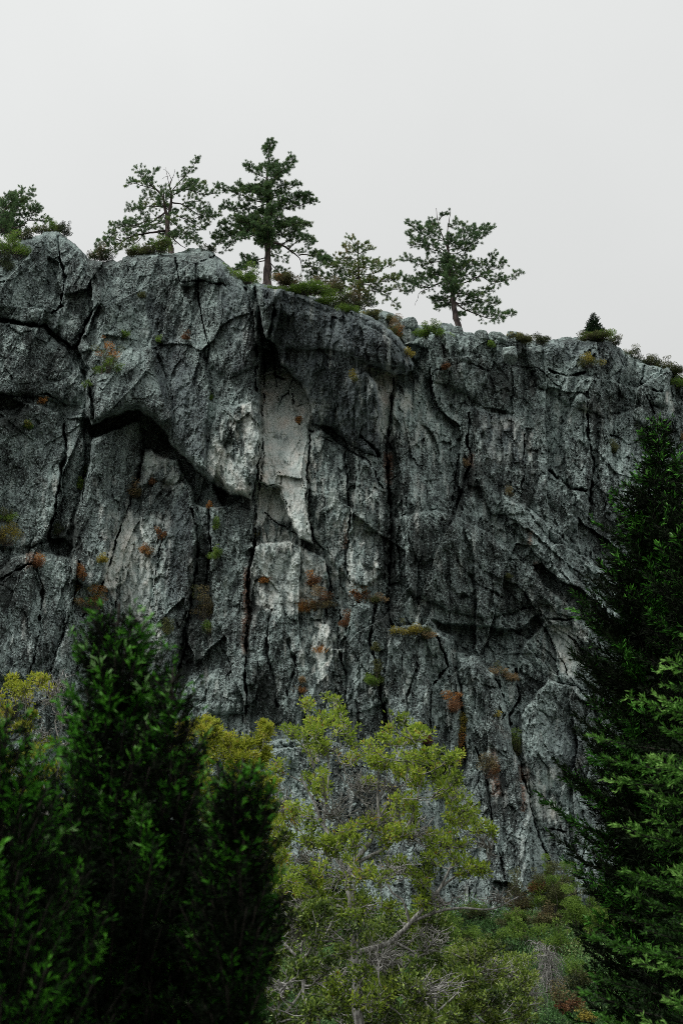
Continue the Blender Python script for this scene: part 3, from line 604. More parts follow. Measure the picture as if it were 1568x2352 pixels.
pine(12, 119.5, A, [([(1100, 905), (1104, 820), (1103, 740), (1108, 650), (1110, 560), (1104, 470), (1097, 380), (1096, 310), (1104, 210), (1113, 108)], 0.34, 0.03)],
 [([(1111, 150), (1095, 140)], .015), ([(1111, 158), (1128, 148)], .015), ([(1108, 200), (1080, 188), (1062, 180)], .03), ([(1108, 205), (1140, 195), (1156, 192)], .03),
  ([(1104, 245), (1065, 235), (1030, 228)], .03), ([(1104, 250), (1145, 240), (1180, 238)], .03), ([(1102, 290), (1050, 280), (1000, 262), (958, 245)], .04), ([(1102, 300), (1160, 285), (1210, 270), (1240, 262)], .04),
  ([(1100, 330), (1040, 320), (990, 300)], .035), ([(1100, 340), (1160, 330), (1230, 310), (1262, 300)], .04), ([(1099, 370), (1050, 350), (980, 335), (938, 318)], .045), ([(1099, 375), (1170, 365), (1240, 350), (1308, 340)], .045),
  ([(1100, 400), (1040, 395), (970, 375), (915, 352)], .04), ([(1100, 410), (1160, 400), (1220, 395)], .035), ([(1102, 440), (1030, 440), (960, 420), (880, 400), (785, 375)], .055), ([(1102, 450), (1000, 460), (900, 440), (800, 415)], .045),
  ([(1105, 470), (1180, 455), (1260, 440), (1350, 448)], .05), ([(1105, 490), (1200, 490), (1300, 480), (1400, 470)], .05), ([(1260, 440), (1310, 435), (1370, 440)], .03), ([(1106, 520), (1020, 520), (950, 510), (890, 500)], .05),
  ([(1106, 540), (1030, 550), (960, 545), (905, 530)], .05), ([(1107, 545), (1190, 560), (1280, 575), (1370, 590)], .05), ([(1190, 560), (1260, 540), (1320, 540)], .03), ([(1107, 590), (1040, 590), (960, 580), (880, 575), (800, 595)], .05),
  ([(1107, 615), (1020, 608), (930, 605), (850, 600), (772, 618)], .05), ([(1108, 600), (1180, 615), (1240, 620), (1300, 610)], .04), ([(1082, 672), (1035, 630), (1000, 612), (940, 622), (870, 640), (800, 650), (752, 652)], .09, .9), ([(1035, 640), (980, 660), (900, 680), (830, 700), (770, 712)], .05, .7),
  ([(900, 680), (850, 720), (820, 752)], .03, .5), ([(980, 660), (960, 690), (940, 715)], .02, .5), ([(1118, 690), (1180, 696), (1240, 730), (1300, 775), (1312, 820), (1308, 870)], .11, .25), ([(1200, 700), (1260, 680), (1310, 660)], .05),
  ([(1300, 775), (1360, 790), (1420, 820), (1450, 850), (1455, 900)], .06), ([(1240, 730), (1300, 700), (1350, 710), (1380, 760)], .05), ([(1360, 790), (1390, 850), (1380, 920)], .03, .8), ([(1420, 820), (1460, 830), (1480, 850)], .03),
  ([(1110, 640), (1170, 650), (1230, 660), (1290, 640)], .04), ([(1090, 790), (1030, 800), (980, 790), (940, 760)], .05), ([(1085, 810), (1010, 820), (950, 830), (890, 840)], .05), ([(1120, 820), (1170, 850), (1230, 880), (1270, 905)], .05),
  ([(1125, 760), (1180, 770), (1220, 790)], .03, .5), ([(1115, 720), (1140, 780), (1160, 800)], .03, .4), ([(1010, 820), (980, 860), (930, 870)], .03)],
 'tallest pine on the cliff top with dense pointed crown', 0.34, [(0.30, 0.97, 44, 2.6, 0.15)], 0.42, 1.7, 1.0, 0.55)

C = (731.0, 456.9, 0.3108)
pine(13, 121.0, C, [([(300, 790), (300, 720), (298, 640), (296, 560), (294, 460), (292, 380), (290, 305)], 0.17, 0.03)],
 [([(292, 360), (260, 350), (240, 345)], .02), ([(292, 370), (330, 360), (345, 352)], .02), ([(293, 400), (240, 385), (190, 340)], .03), ([(293, 410), (350, 395), (400, 400)], .03), ([(294, 450), (220, 430), (130, 412)], .035),
  ([(294, 460), (370, 440), (450, 412)], .035), ([(295, 500), (220, 490), (120, 470), (60, 478)], .04), ([(296, 510), (370, 500), (440, 480)], .035), ([(297, 560), (390, 555), (470, 520), (555, 470)], .04), ([(297, 540), (200, 540), (100, 530), (20, 500)], .04),
  ([(290, 590), (220, 580), (160, 545)], .05), ([(288, 600), (180, 600), (80, 592), (0, 605)], .05), ([(300, 620), (370, 642), (470, 615), (590, 600)], .05), ([(470, 615), (520, 570), (590, 540)], .03), ([(300, 660), (360, 686), (480, 690), (550, 750), (600, 798)], .05, .8),
  ([(480, 690), (560, 680), (625, 690)], .03), ([(295, 650), (220, 660), (150, 640), (70, 640)], .05), ([(300, 690), (360, 730), (420, 770)], .04), ([(290, 690), (230, 720), (160, 700)], .04), ([(370, 642), (440, 660), (520, 650)], .03), ([(60, 590), (-20, 560), (-60, 520)], .03)],
 'smallest pine on the cliff top with a yellowing crown', 0.17, [(0.30, 0.95, 16, 2.2, 0.5)], 0.68, 1.0, 0.9, 0.85)

pine(14, 120.5, C, [([(1040, 960), (1015, 880), (1002, 800), (992, 720), (980, 640), (972, 560), (962, 480), (958, 400), (955, 300)], 0.30, 0.07),
  ([(958, 380), (925, 300), (895, 220), (875, 140), (870, 68)], 0.07, 0.02), ([(955, 310), (952, 230), (968, 150), (975, 82)], 0.06, 0.02)],
 [([(900, 230), (850, 160), (825, 110)], .03), ([(880, 160), (920, 130), (950, 125)], .025), ([(960, 200), (1000, 170), (1030, 160)], .03), ([(930, 310), (860, 270), (790, 240), (745, 215)], .04), ([(930, 310), (850, 310), (760, 290), (690, 255), (650, 243)], .04),
  ([(956, 300), (1010, 290), (1060, 260), (1080, 200)], .04), ([(1060, 260), (1110, 240), (1145, 195)], .03), ([(958, 330), (1040, 330), (1120, 310), (1190, 290), (1258, 278)], .05), ([(958, 380), (1050, 382), (1140, 370), (1200, 350), (1240, 345)], .045),
  ([(960, 400), (1020, 412), (1080, 410), (1130, 430)], .03), ([(950, 400), (890, 370), (800, 350), (720, 330), (662, 310)], .05), ([(955, 450), (900, 400), (820, 390), (740, 370), (690, 375)], .06), ([(962, 480), (900, 470), (830, 480), (760, 500), (690, 470), (625, 465)], .055),
  ([(966, 520), (900, 530), (820, 520), (740, 540), (640, 530)], .05), ([(972, 570), (890, 560), (800, 565), (720, 570)], .045), ([(940, 600), (880, 635), (820, 660), (740, 640), (640, 590), (615, 570)], .08, .8), ([(820, 660), (750, 690), (735, 740), (712, 790)], .04, 0),
  ([(740, 640), (690, 665), (660, 700)], .03), ([(975, 620), (900, 650), (900, 680)], .03, .2), ([(985, 720), (910, 718), (840, 708)], .025, 0), ([(970, 510), (1040, 480), (1090, 440), (1160, 430)], .05), ([(978, 560), (1050, 540), (1110, 500), (1180, 520)], .05),
  ([(985, 610), (1040, 580), (1080, 560), (1150, 570)], .045), ([(990, 640), (1060, 630), (1140, 605), (1200, 600), (1260, 640), (1340, 655), (1420, 640), (1478, 605)], .06, .8), ([(1260, 640), (1320, 610), (1380, 605)], .04), ([(1140, 605), (1210, 560), (1290, 540), (1370, 500)], .045), ([(1210, 560), (1240, 500), (1290, 470)], .03),
  ([(1000, 700), (1070, 700), (1140, 720), (1210, 745), (1280, 790), (1335, 780)], .055), ([(1140, 720), (1210, 700), (1290, 690)], .04), ([(1005, 690), (1070, 680), (1150, 690)], .03, .5), ([(1010, 770), (1080, 765), (1150, 775), (1200, 760)], .035, .5),
  ([(1018, 775), (1080, 830), (1160, 865), (1230, 900), (1320, 920), (1380, 915), (1445, 890)], .07, .8), ([(1160, 865), (1220, 830), (1300, 860), (1380, 850)], .03), ([(985, 770), (940, 772)], .015, 0)],
 'leaning open-crowned pine standing alone on the ridge of boulders', 0.3, [(0.35, 0.98, 26, 2.4, 1.2)], 0.42, 1.1, 1.0, 0.85)

E = (0.0, 426.4, 0.1554)
pine(15, 121.5, E, [([(-60, 860), (-40, 760), (-20, 680), (0, 560), (15, 470), (60, 380), (110, 310), (170, 250)], 0.24, 0.06)],
 [([(170, 250), (200, 180), (185, 80), (172, 20)], .05), ([(170, 290), (230, 200), (290, 120), (330, 60)], .05), ([(185, 260), (260, 240), (330, 200), (380, 180)], .04), ([(110, 330), (200, 310), (300, 300), (400, 280), (500, 250), (535, 225)], .06),
  ([(300, 300), (400, 340), (480, 360), (540, 350)], .04), ([(120, 330), (60, 250), (20, 180), (-20, 150)], .04), ([(60, 390), (-20, 340), (-120, 300)], .05), ([(60, 400), (150, 400), (260, 390), (350, 420)], .05), ([(20, 480), (100, 480), (190, 470), (280, 480)], .05),
  ([(-20, 640), (100, 630), (230, 610), (350, 580), (380, 540), (440, 500), (560, 510), (700, 458)], .09, .6), ([(360, 580), (400, 640), (415, 690)], .04, .4), ([(440, 500), (520, 460), (600, 420)], .04), ([(350, 420), (430, 430), (500, 440), (600, 380)], .04), ([(560, 510), (650, 520), (760, 525)], .03),
  ([(-10, 600), (-100, 560), (-200, 520)], .06), ([(0, 520), (-100, 470), (-220, 430)], .06), ([(380, 540), (330, 480), (300, 440)], .04), ([(-20, 660), (60, 680), (160, 660)], .04), ([(200, 180), (120, 120), (60, 120)], .04), ([(60, 380), (-40, 280), (-90, 180)], .05)],
 'pine at the left end of the cliff top above a bright shrub', 0.24, [(0.4, 0.98, 20, 2.6, 1.6)], 0.44, 1.1, 0.95, 0.9)

# ------------------------------------------------------------------ shrubs, grasses and small plants
PL = {
 'green': leaf_mat('green_leaves', [(0, (0.04, 0.09, 0.015)), (0.5, (0.16, 0.28, 0.045)), (1, (0.34, 0.48, 0.09))], 0.6, 0.3, 0.45),
 'yellow': leaf_mat('yellow_leaves', [(0, (0.10, 0.09, 0.02)), (0.5, (0.40, 0.34, 0.06)), (1, (0.55, 0.46, 0.12))], 0.7, 0.2, 0.2),
 'olive': leaf_mat('olive_leaves', [(0, (0.04, 0.05, 0.02)), (0.5, (0.13, 0.15, 0.055)), (1, (0.25, 0.25, 0.10))], 0.7, 0.2, 0.2),
 'orange': leaf_mat('orange_leaves', [(0, (0.12, 0.05, 0.015)), (0.5, (0.52, 0.24, 0.07)), (1, (0.68, 0.40, 0.16))], 0.7, 0.2, 0.2),
 'rust': leaf_mat('rust_leaves', [(0, (0.05, 0.03, 0.018)), (0.5, (0.22, 0.095, 0.04)), (1, (0.38, 0.22, 0.12))], 0.8, 0.2, 0.15),
 'brown': leaf_mat('brown_leaves', [(0, (0.03, 0.028, 0.018)), (0.5, (0.16, 0.14, 0.065)), (1, (0.32, 0.25, 0.12))], 0.8, 0.2, 0.15),
 'tan': leaf_mat('tan_leaves', [(0, (0.12, 0.09, 0.05)), (0.5, (0.36, 0.26, 0.14)), (1, (0.48, 0.36, 0.20))], 0.8, 0.2, 0.2),
 'dark': leaf_mat('dark_leaves', [(0, (0.015, 0.025, 0.012)), (0.5, (0.05, 0.075, 0.03)), (1, (0.12, 0.14, 0.06))], 0.7, 0.25, 0.15),
}
STEM = bark_mat('stem_bark', (0.07, 0.06, 0.055), (0.20, 0.18, 0.16), 20)
def shrub(seed, px, py, w, h, kinds, label, name='shrub', cat='shrub', group=None, Y=None, leafsize=1.0, dens=1.0, grass=False, depth=None):
    """A plant about w x h view pixels, centre (px, py)."""
    r = np.random.default_rng(seed * 7 + 5)
    if Y is None: Y = float(cliff_depth(px, min(py + h * 0.45, 2300))[0]) - 0.15
    s = Y / FP / CP; w *= 1.05 + 0.25 * (Y > 108 and py < 900); h *= 1.1; W = w * s / 2; H = h * s; base = unproj(px, py + h * 0.5, Y); D = depth or min(W, 0.8 + W * 0.4)
    kinds = kinds if isinstance(kinds, (list, tuple)) else [kinds]
    e = empty(name, base); tag(e, label, cat, group); st = MB()
    up = np.array([0, -0.25, 1.0]) if Y < 300 else np.array([0, 0, 1.0])
    mbs = [MB() for _ in kinds]
    if grass:
        n = int(260 * dens * max(W, 0.3)); o = base + np.c_[r.normal(size=n) * W * 0.42, r.normal(size=n) * 0.12, r.random(n) * H * 0.12]
        d = np.c_[(o[:, 0] - base[0]) / max(W, .05) * 0.8 + r.normal(size=n) * 0.28, -0.35 + r.normal(size=n) * 0.3, 0.9 + 0 * o[:, 0]]
        for k, mb in enumerate(mbs):
            m = np.arange(n) % len(mbs) == k; mb.blades(o[m], d[m], H * (0.6 + 0.5 * r.random(m.sum())), 0.035, r.random(m.sum()), r=r)
    else:
        ns = max(7, int(7 + 14 * W * dens)); 
        for j in range(ns):
            th = r.random() * 2 * math.pi; rr = math.sqrt(r.random()) * 0.92
            hz = H * (0.25 + 0.75 * r.random() ** 0.8) * (1 - 0.35 * rr ** 2) * (0.75 + 0.45 * math.sin(th * 2 + seed))
            tip = base + np.array([math.cos(th) * rr * W, math.sin(th) * rr * D - 0.15, hz])
            q = spline(np.array([base + [(tip[0] - base[0]) * 0.55, 0, 0], (base + tip) / 2 + r.normal(size=3) * 0.06 * H, tip]), 5)
            st.tube(q, np.linspace(0.022, 0.008, 5) * (0.7 + 0.5 * min(W, 2)), 4)
            rad = (0.10 + 0.20 * r.random() ** 1.6) * (0.5 + 0.5 * min(1.6, (W + H) / 1.5)); n = int(70 * dens * (rad / 0.22) ** 2 / leafsize) + 14
            for lay in range(2):
                c = tip if lay == 0 else q[3]
                p = c + unit(r.normal(size=(n, 3))) * (rad * (0.3 + 0.75 * r.random((n, 1)) ** 0.6)) * [1.15, 1, 0.8]
                p[:, 2] = np.maximum(p[:, 2], base[2] - 0.05)
                d = unit(p - c) + r.normal(size=(n, 3)) * 0.6 + up * 0.3
                k = int(np.clip(((tip[2] - base[2]) / H * len(kinds)) + r.normal() * 0.35, 0, len(kinds) - 1))
                mbs[k].blades(p, d, 0.075 * leafsize * (0.7 + 0.6 * r.random(n)), 0.045 * leafsize, np.clip(0.5 + 0.2 * r.normal() + 0.16 * r.normal(size=n), 0, 1), r=r)
        st.build('stems', STEM, e)
    for k, mb in enumerate(mbs):
        if mb.n: mb.build('foliage' if not grass else 'blades', PL[kinds[k]], e)
    return e

CL = 'small plants growing on the cliff face'; RG = 'shrubs along the cliff top'
T = 'tuft'
FACE = [
 (250, 812, 62, 86, ['green', 'olive', 'orange'], 'bushy shrub, green below and orange above, high on the left face', 's'),
 (290, 766, 24, 16, 'green', 'small green tuft just right of the two-coloured orange and green shrub', T),
 (365, 779, 14, 14, 'green', 'tiny green tuft under the flat rock that carries the forked pine', T),
 (325, 676, 12, 16, 'olive', 'small olive tuft on the rock below the forked pine', T),
 (428, 772, 16, 14, 'rust', 'small rusty tuft in a notch below the ridge boulder', T),
 (65, 976, 28, 14, ['green', 'yellow'], 'yellow-green cushion on the left column beneath the dark ledge', T),
 (205, 884, 20, 16, 'green', 'green tuft at the end of the diagonal crack, upper left', T),
 (98, 920, 24, 10, 'orange', 'flat orange tuft on the ledge at the upper left', T),
 (137, 1216, 26, 22, 'dark', 'dark green plant in the black gully left of the leaning pillar', 's'),
 (195, 1081, 14, 18, 'green', 'upper green sprig in the dark gully beside the leaning pillar', T),
 (182, 1112, 18, 18, 'green', 'lower green sprig in the dark gully beside the leaning pillar', T),
 (482, 910, 16, 14, 'green', 'small green tuft on the wall right of the arched roof', T),
 (310, 1120, 46, 44, ['brown', 'tan'], 'round brown bush on the shoulder beside the leaning pillar', 's'),
 (347, 1100, 34, 24, 'rust', 'small rusty bush next to the round brown bush, under the black cleft', 's'),
 (372, 1222, 26, 28, ['rust', 'orange'], 'compact rust-red ball of leaves on a narrow rib', 's'),
 (336, 1264, 28, 24, ['brown', 'orange'], 'pinkish brown ball of leaves below the rust-red ball', 's'),
 (494, 1202, 14, 24, 'green', 'narrow green sprig in the crack below the black cleft', T),
 (497, 1265, 30, 34, 'green', 'bright green leafy plant in a vertical crack at centre left', 's'),
 (482, 1160, 16, 12, 'orange', 'small orange tuft at the right foot of the black cleft', T),
 (80, 1284, 38, 34, ['rust', 'orange'], 'orange-brown plant slanting along a ledge on the left columns', 's'),
 (17, 1185, 44, 26, ['green', 'olive'], 'green plant at the left edge of the cliff face', 's'),
 (18, 1230, 46, 44, ['brown', 'yellow'], 'brown and yellow bush at the left edge of the cliff face', 's'),
 (187, 1312, 20, 34, ['rust', 'orange'], 'narrow rusty plant in the crack above the large orange shrub', 's'),
 (205, 1362, 84, 84, ['brown', 'orange', 'yellow'], 'large orange and yellow shrub just above the dark conifer at left', 's'),
 (236, 1282, 18, 18, 'yellow', 'yellow tuft at the left edge of the pale smooth slab', T),
 (468, 1370, 54, 98, ['brown', 'olive'], 'tall olive-brown shrub standing in a dark vertical gully', 's'),
 (483, 1442, 34, 28, ['olive', 'green'], 'pale green tuft below the tall olive-brown shrub', T),
 (385, 1440, 18, 34, 'olive', 'thin olive plant beside the dark streak above the left conifer', T),
 (586, 1218, 9, 28, 'yellow', 'thin yellow streak of plants in the long vertical crack', T),
 (610, 1330, 20, 14, 'orange', 'small orange-brown tuft at mid face left of the grassy clump', T),
 (697, 1392, 42, 30, 'orange', 'clump of bright orange dry grass on a small ledge', 'g'),
 (736, 1374, 62, 44, ['brown', 'rust', 'tan'], 'wide brown bush right beside the bright orange grass clump', 's'),
 (719, 1330, 30, 26, ['rust', 'orange'], 'small rusty bush above the orange grass clump', 's'),
 (685, 965, 12, 18, 'orange', 'small orange plant on the fresh pale scar', T),
 (824, 1361, 38, 38, ['rust', 'orange'], 'orange bush on the ledge right of the wide brown bush', 's'),
 (866, 1377, 42, 18, ['olive', 'tan'], 'low tan mat spreading right of the orange ledge bush', 's'),
 (797, 1418, 26, 44, 'rust', 'dark rusty plant hanging below the orange ledge bush', 's'),
 (933, 1443, 76, 26, ['yellow', 'yellow', 'olive'], 'wide mat of golden yellow grass on top of the lower buttress', 's'),
 (984, 1455, 40, 22, ['tan', 'olive'], 'tan tuft at the right end of the golden grass mat', 's'),
 (733, 1491, 20, 20, 'orange', 'small orange grass tuft on the pale streak at mid face', 'g'),
 (691, 1585, 20, 18, ['rust', 'orange'], 'red-orange grass tuft below the others above the broadleaf tree', 'g'),
 (693, 1560, 10, 14, 'tan', 'tiny tan tuft above the red-orange grass tuft', T),
 (863, 1550, 40, 48, ['green', 'olive'], 'grey-green plant slanting down a crack right of centre', 's'),
 (860, 1485, 18, 20, 'olive', 'olive tuft above the grey-green slanting plant', T),
 (811, 862, 14, 30, ['olive', 'yellow'], 'narrow yellow-green plant under the big dark slab', 's'),
 (1070, 1064, 20, 18, 'tan', 'small tan tuft at the foot of the dark crack on the right face', T),
 (1038, 1608, 38, 52, ['rust', 'orange'], 'salmon-orange shrub on the lower right buttress', 's'),
 (1068, 1642, 40, 34, ['brown', 'tan'], 'pale brown bush just right of the salmon-orange shrub', 's'),
 (1053, 1700, 40, 92, ['brown', 'orange', 'yellow'], 'tall column of ochre leaves below the salmon-orange shrub', 's'),
 (1143, 1539, 54, 24, ['tan', 'olive'], 'tan brushy mat at the foot of the dark cave', 's'),
 (1174, 1556, 32, 14, 'tan', 'small tan tuft at the right of the cave mat', T),
 (1188, 1706, 32, 46, ['olive', 'green'], 'pale green plant in the crack of the lower right wall', 's'),
 (1198, 1770, 42, 36, ['rust', 'tan'], 'dusty brown bush below the pale green crack plant', 's'),
 (1124, 1762, 34, 50, ['rust', 'brown'], 'dull rusty shrub left of the dusty brown bush, low on the wall', 's'),
 (1143, 1642, 16, 10, 'yellow', 'tiny yellow tuft above the lower right wall', T),
 (983, 1698, 18, 16, 'rust', 'small rusty bush just above the central broadleaf tree', T),
 (934, 810, 30, 14, 'yellow', 'yellow tuft below the tan-orange ridge shrub', T), (1357, 830, 50, 26, ['olive', 'yellow'], 'olive mat on the upper right face below the little fir', 's'),
 (1410, 1024, 20, 20, 'olive', 'small olive tuft on the far right face', T), (1168, 1320, 16, 16, 'olive', 'small olive tuft in the middle of the right face', T),
 (1170, 1128, 14, 20, 'brown', 'small brown tuft in the right face near a crack', T), (1563, 1000, 16, 22, 'tan', 'tan tuft at the right edge of the cliff face', T),
 (1125, 792, 14, 10, 'green', 'tiny green tuft under the ridge boulders', T), (1024, 838, 12, 16, 'rust', 'small rusty sprig below the lone ridge pine', T),
]
for k, (x, y, w, h, kd, lab, ty) in enumerate(FACE):
    shrub(100 + k, x, y, w, h, kd, lab, name={'s': 'shrub', T: 'plant_tuft', 'g': 'grass_clump'}[ty], cat={'s': 'shrub', T: 'plant', 'g': 'grass'}[ty], group=CL, grass=ty == 'g', dens=1.0)
def ridge_depth(x): return float(cliff_depth(x, ridge_y(np.array([float(x)])) + 12)[0])
TOPS = [
 (18, 556, 110, 70, ['green', 'green'], 'large bright green bush at the left end of the cliff top', -0.6),
 (15, 605, 50, 44, ['dark'], 'dark shaded bush under the bright one at the left edge', -0.5),
 (112, 521, 66, 30, ['olive', 'green'], 'low green shrub on the peak beside the left pine', 0.9),
 (152, 524, 26, 26, ['dark'], 'sparse twiggy shrub on the tip of the left peak', 0.9),
 (50, 540, 50, 26, ['dark', 'olive'], 'grey-green brush between the left pine and the peak', 0.7),
 (232, 580, 52, 34, ['dark', 'brown'], 'dull grey brush under the long limb of the forked pine', 0.8),
 (362, 563, 74, 30, ['olive', 'green'], 'green mat at the foot of the forked pine', 0.5),
 (320, 577, 60, 14, ['olive', 'green'], 'thin strip of green plants left of the forked pine', 0.6),
 (478, 572, 34, 14, ['dark', 'olive'], 'little dark shrub on the ridge boulder', 0.8),
 (560, 626, 100, 48, ['green', 'green'], 'bright green bush left of the tallest pine', -0.4),
 (654, 636, 64, 30, ['brown', 'olive', 'orange'], 'olive and orange bush at the foot of the tallest pine', 0.2),
 (692, 664, 140, 26, ['green', 'green'], 'long green mat on the ridge right of the tallest pine', 0.1),
 (764, 688, 110, 36, ['green', 'green'], 'vivid green bush on the ridge below the smallest pine', -0.3),
 (812, 684, 84, 50, ['dark', 'brown'], 'dark brownish bush around the trunk of the smallest pine', 0.8),
 (755, 655, 80, 44, ['olive', 'brown'], 'olive bush left of the smallest pine', 1.2),
 (800, 712, 44, 14, ['green'], 'narrow green mat on the brow of the big dark slab', -0.3),
 (850, 722, 44, 12, ['olive', 'yellow'], 'thin yellowish mat further down the brow of the dark slab', -0.2),
 (902, 753, 40, 46, ['olive', 'orange', 'tan'], 'tan and orange shrub in the notch of the ridge', -0.5),
 (892, 738, 26, 14, ['olive'], 'small olive plant just above the tan ridge shrub', 0.0),
 (994, 758, 74, 30, ['green', 'green'], 'green mat left of the lone ridge pine', -0.3),
 (1190, 779, 56, 14, ['olive', 'yellow'], 'yellow-green mat right of the ridge boulders', -0.3),
 (1240, 779, 34, 20, ['dark', 'olive'], 'small dark shrub on the low point of the ridge', 0.3),
 (1366, 771, 78, 14, ['olive', 'green'], 'low green mat around the little fir', -0.1),
 (1408, 782, 26, 18, ['dark', 'olive'], 'small dark shrub right of the little fir', 0.3),
 (1448, 812, 38, 34, ['dark', 'olive'], 'olive shrub in the gap at the right end of the ridge', 0.3),
 (1492, 830, 50, 18, ['dark', 'olive'], 'thin twiggy shrub on the right end block', 0.6),
 (1538, 843, 62, 34, ['dark', 'olive', 'olive'], 'wide olive bush at the far right of the cliff top', 0.5),
 (1556, 874, 44, 34, ['green', 'green'], 'bright green bush at the right edge of the cliff top', -0.6)]
for k, (x, y, w, h, kd, lab, dy) in enumerate(TOPS):
    shrub(300 + k, x, y, w, h, kd, lab, group=RG, Y=ridge_depth(x) + dy + 0.6, dens=1.3, depth=0.9)

# rounded boulders on the ridge
def boulder(seed, px, py, w, h, label, dy=0.5, Y=None, group='boulders on the ridge'):
    r = np.random.default_rng(seed); Y = Y or ridge_depth(px) + dy; s = Y / FP / CP; W, H = w * s / 2, h * s / 2
    n, m = 48, 30; th = np.linspace(0, 2 * np.pi, n, endpoint=False)[None]; ph = np.linspace(0.02, np.pi - 0.02, m)[:, None]
    d = np.stack([np.sin(ph) * np.cos(th), np.sin(ph) * np.sin(th), np.cos(ph) + 0 * th], -1)
    sq = (np.abs(d) ** 4.0).sum(-1) ** (-1 / 4.0)
    for _ in range(7):
        nn = unit(r.normal(size=3)); cut = 0.62 + 0.3 * r.random(); sq = np.minimum(sq, cut / np.maximum((d * nn).sum(-1), 1e-3) * 1.15)
    rad = sq * (1 + 0.13 * fbm(d[..., 0] * 1.6 + seed, d[..., 2] * 1.6 + d[..., 1], 4, seed % 7) + 0.03 * fbm(d[..., 0] * 9, d[..., 2] * 9 + d[..., 1] * 5, 2, 3))
    c = unproj(px, py + h * 0.3, Y); v = c + d * rad[..., None] * [W, max(W, H) * 0.95, H]
    i = np.arange(m - 1)[:, None] * n; j = np.arange(n)[None]; k = (j + 1) % n
    mb = MB(); mb.add(v.reshape(-1, 3), np.stack([i + j, i + n + j, i + n + k, i + k], -1).reshape(-1, 4))
    o = mb.build('boulder', ROCK, None, True); tag(o, label, 'boulder', group)
    for nme, val in (('pale', 0.05), ('stain', 0.1), ('rust', 0.0), ('dark', 0.0)):
        a = o.data.attributes.new(nme, 'FLOAT', 'POINT'); a.data.foreach_set('value', np.full(len(o.data.vertices), val, np.float32))
boulder(1, 1104, 766, 32, 36, 'tall rounded boulder right of the lone ridge pine')
boulder(2, 1181, 765, 36, 24, 'rounded boulder sitting at the right end of the boulder row')
boulder(3, 1142, 771, 46, 26, 'flat-topped boulder between the two rounded ones on the ridge')
boulder(4, 1040, 757, 42, 32, 'boulder under the foot of the lone ridge pine', 0.1)
boulder(7, 935, 738, 46, 32, 'sloping block left of the green mat on the ridge', 0.3)
boulder(9, 1170, 803, 34, 40, 'squarish block wedged in a dark niche under the ridge boulders', -1.6)
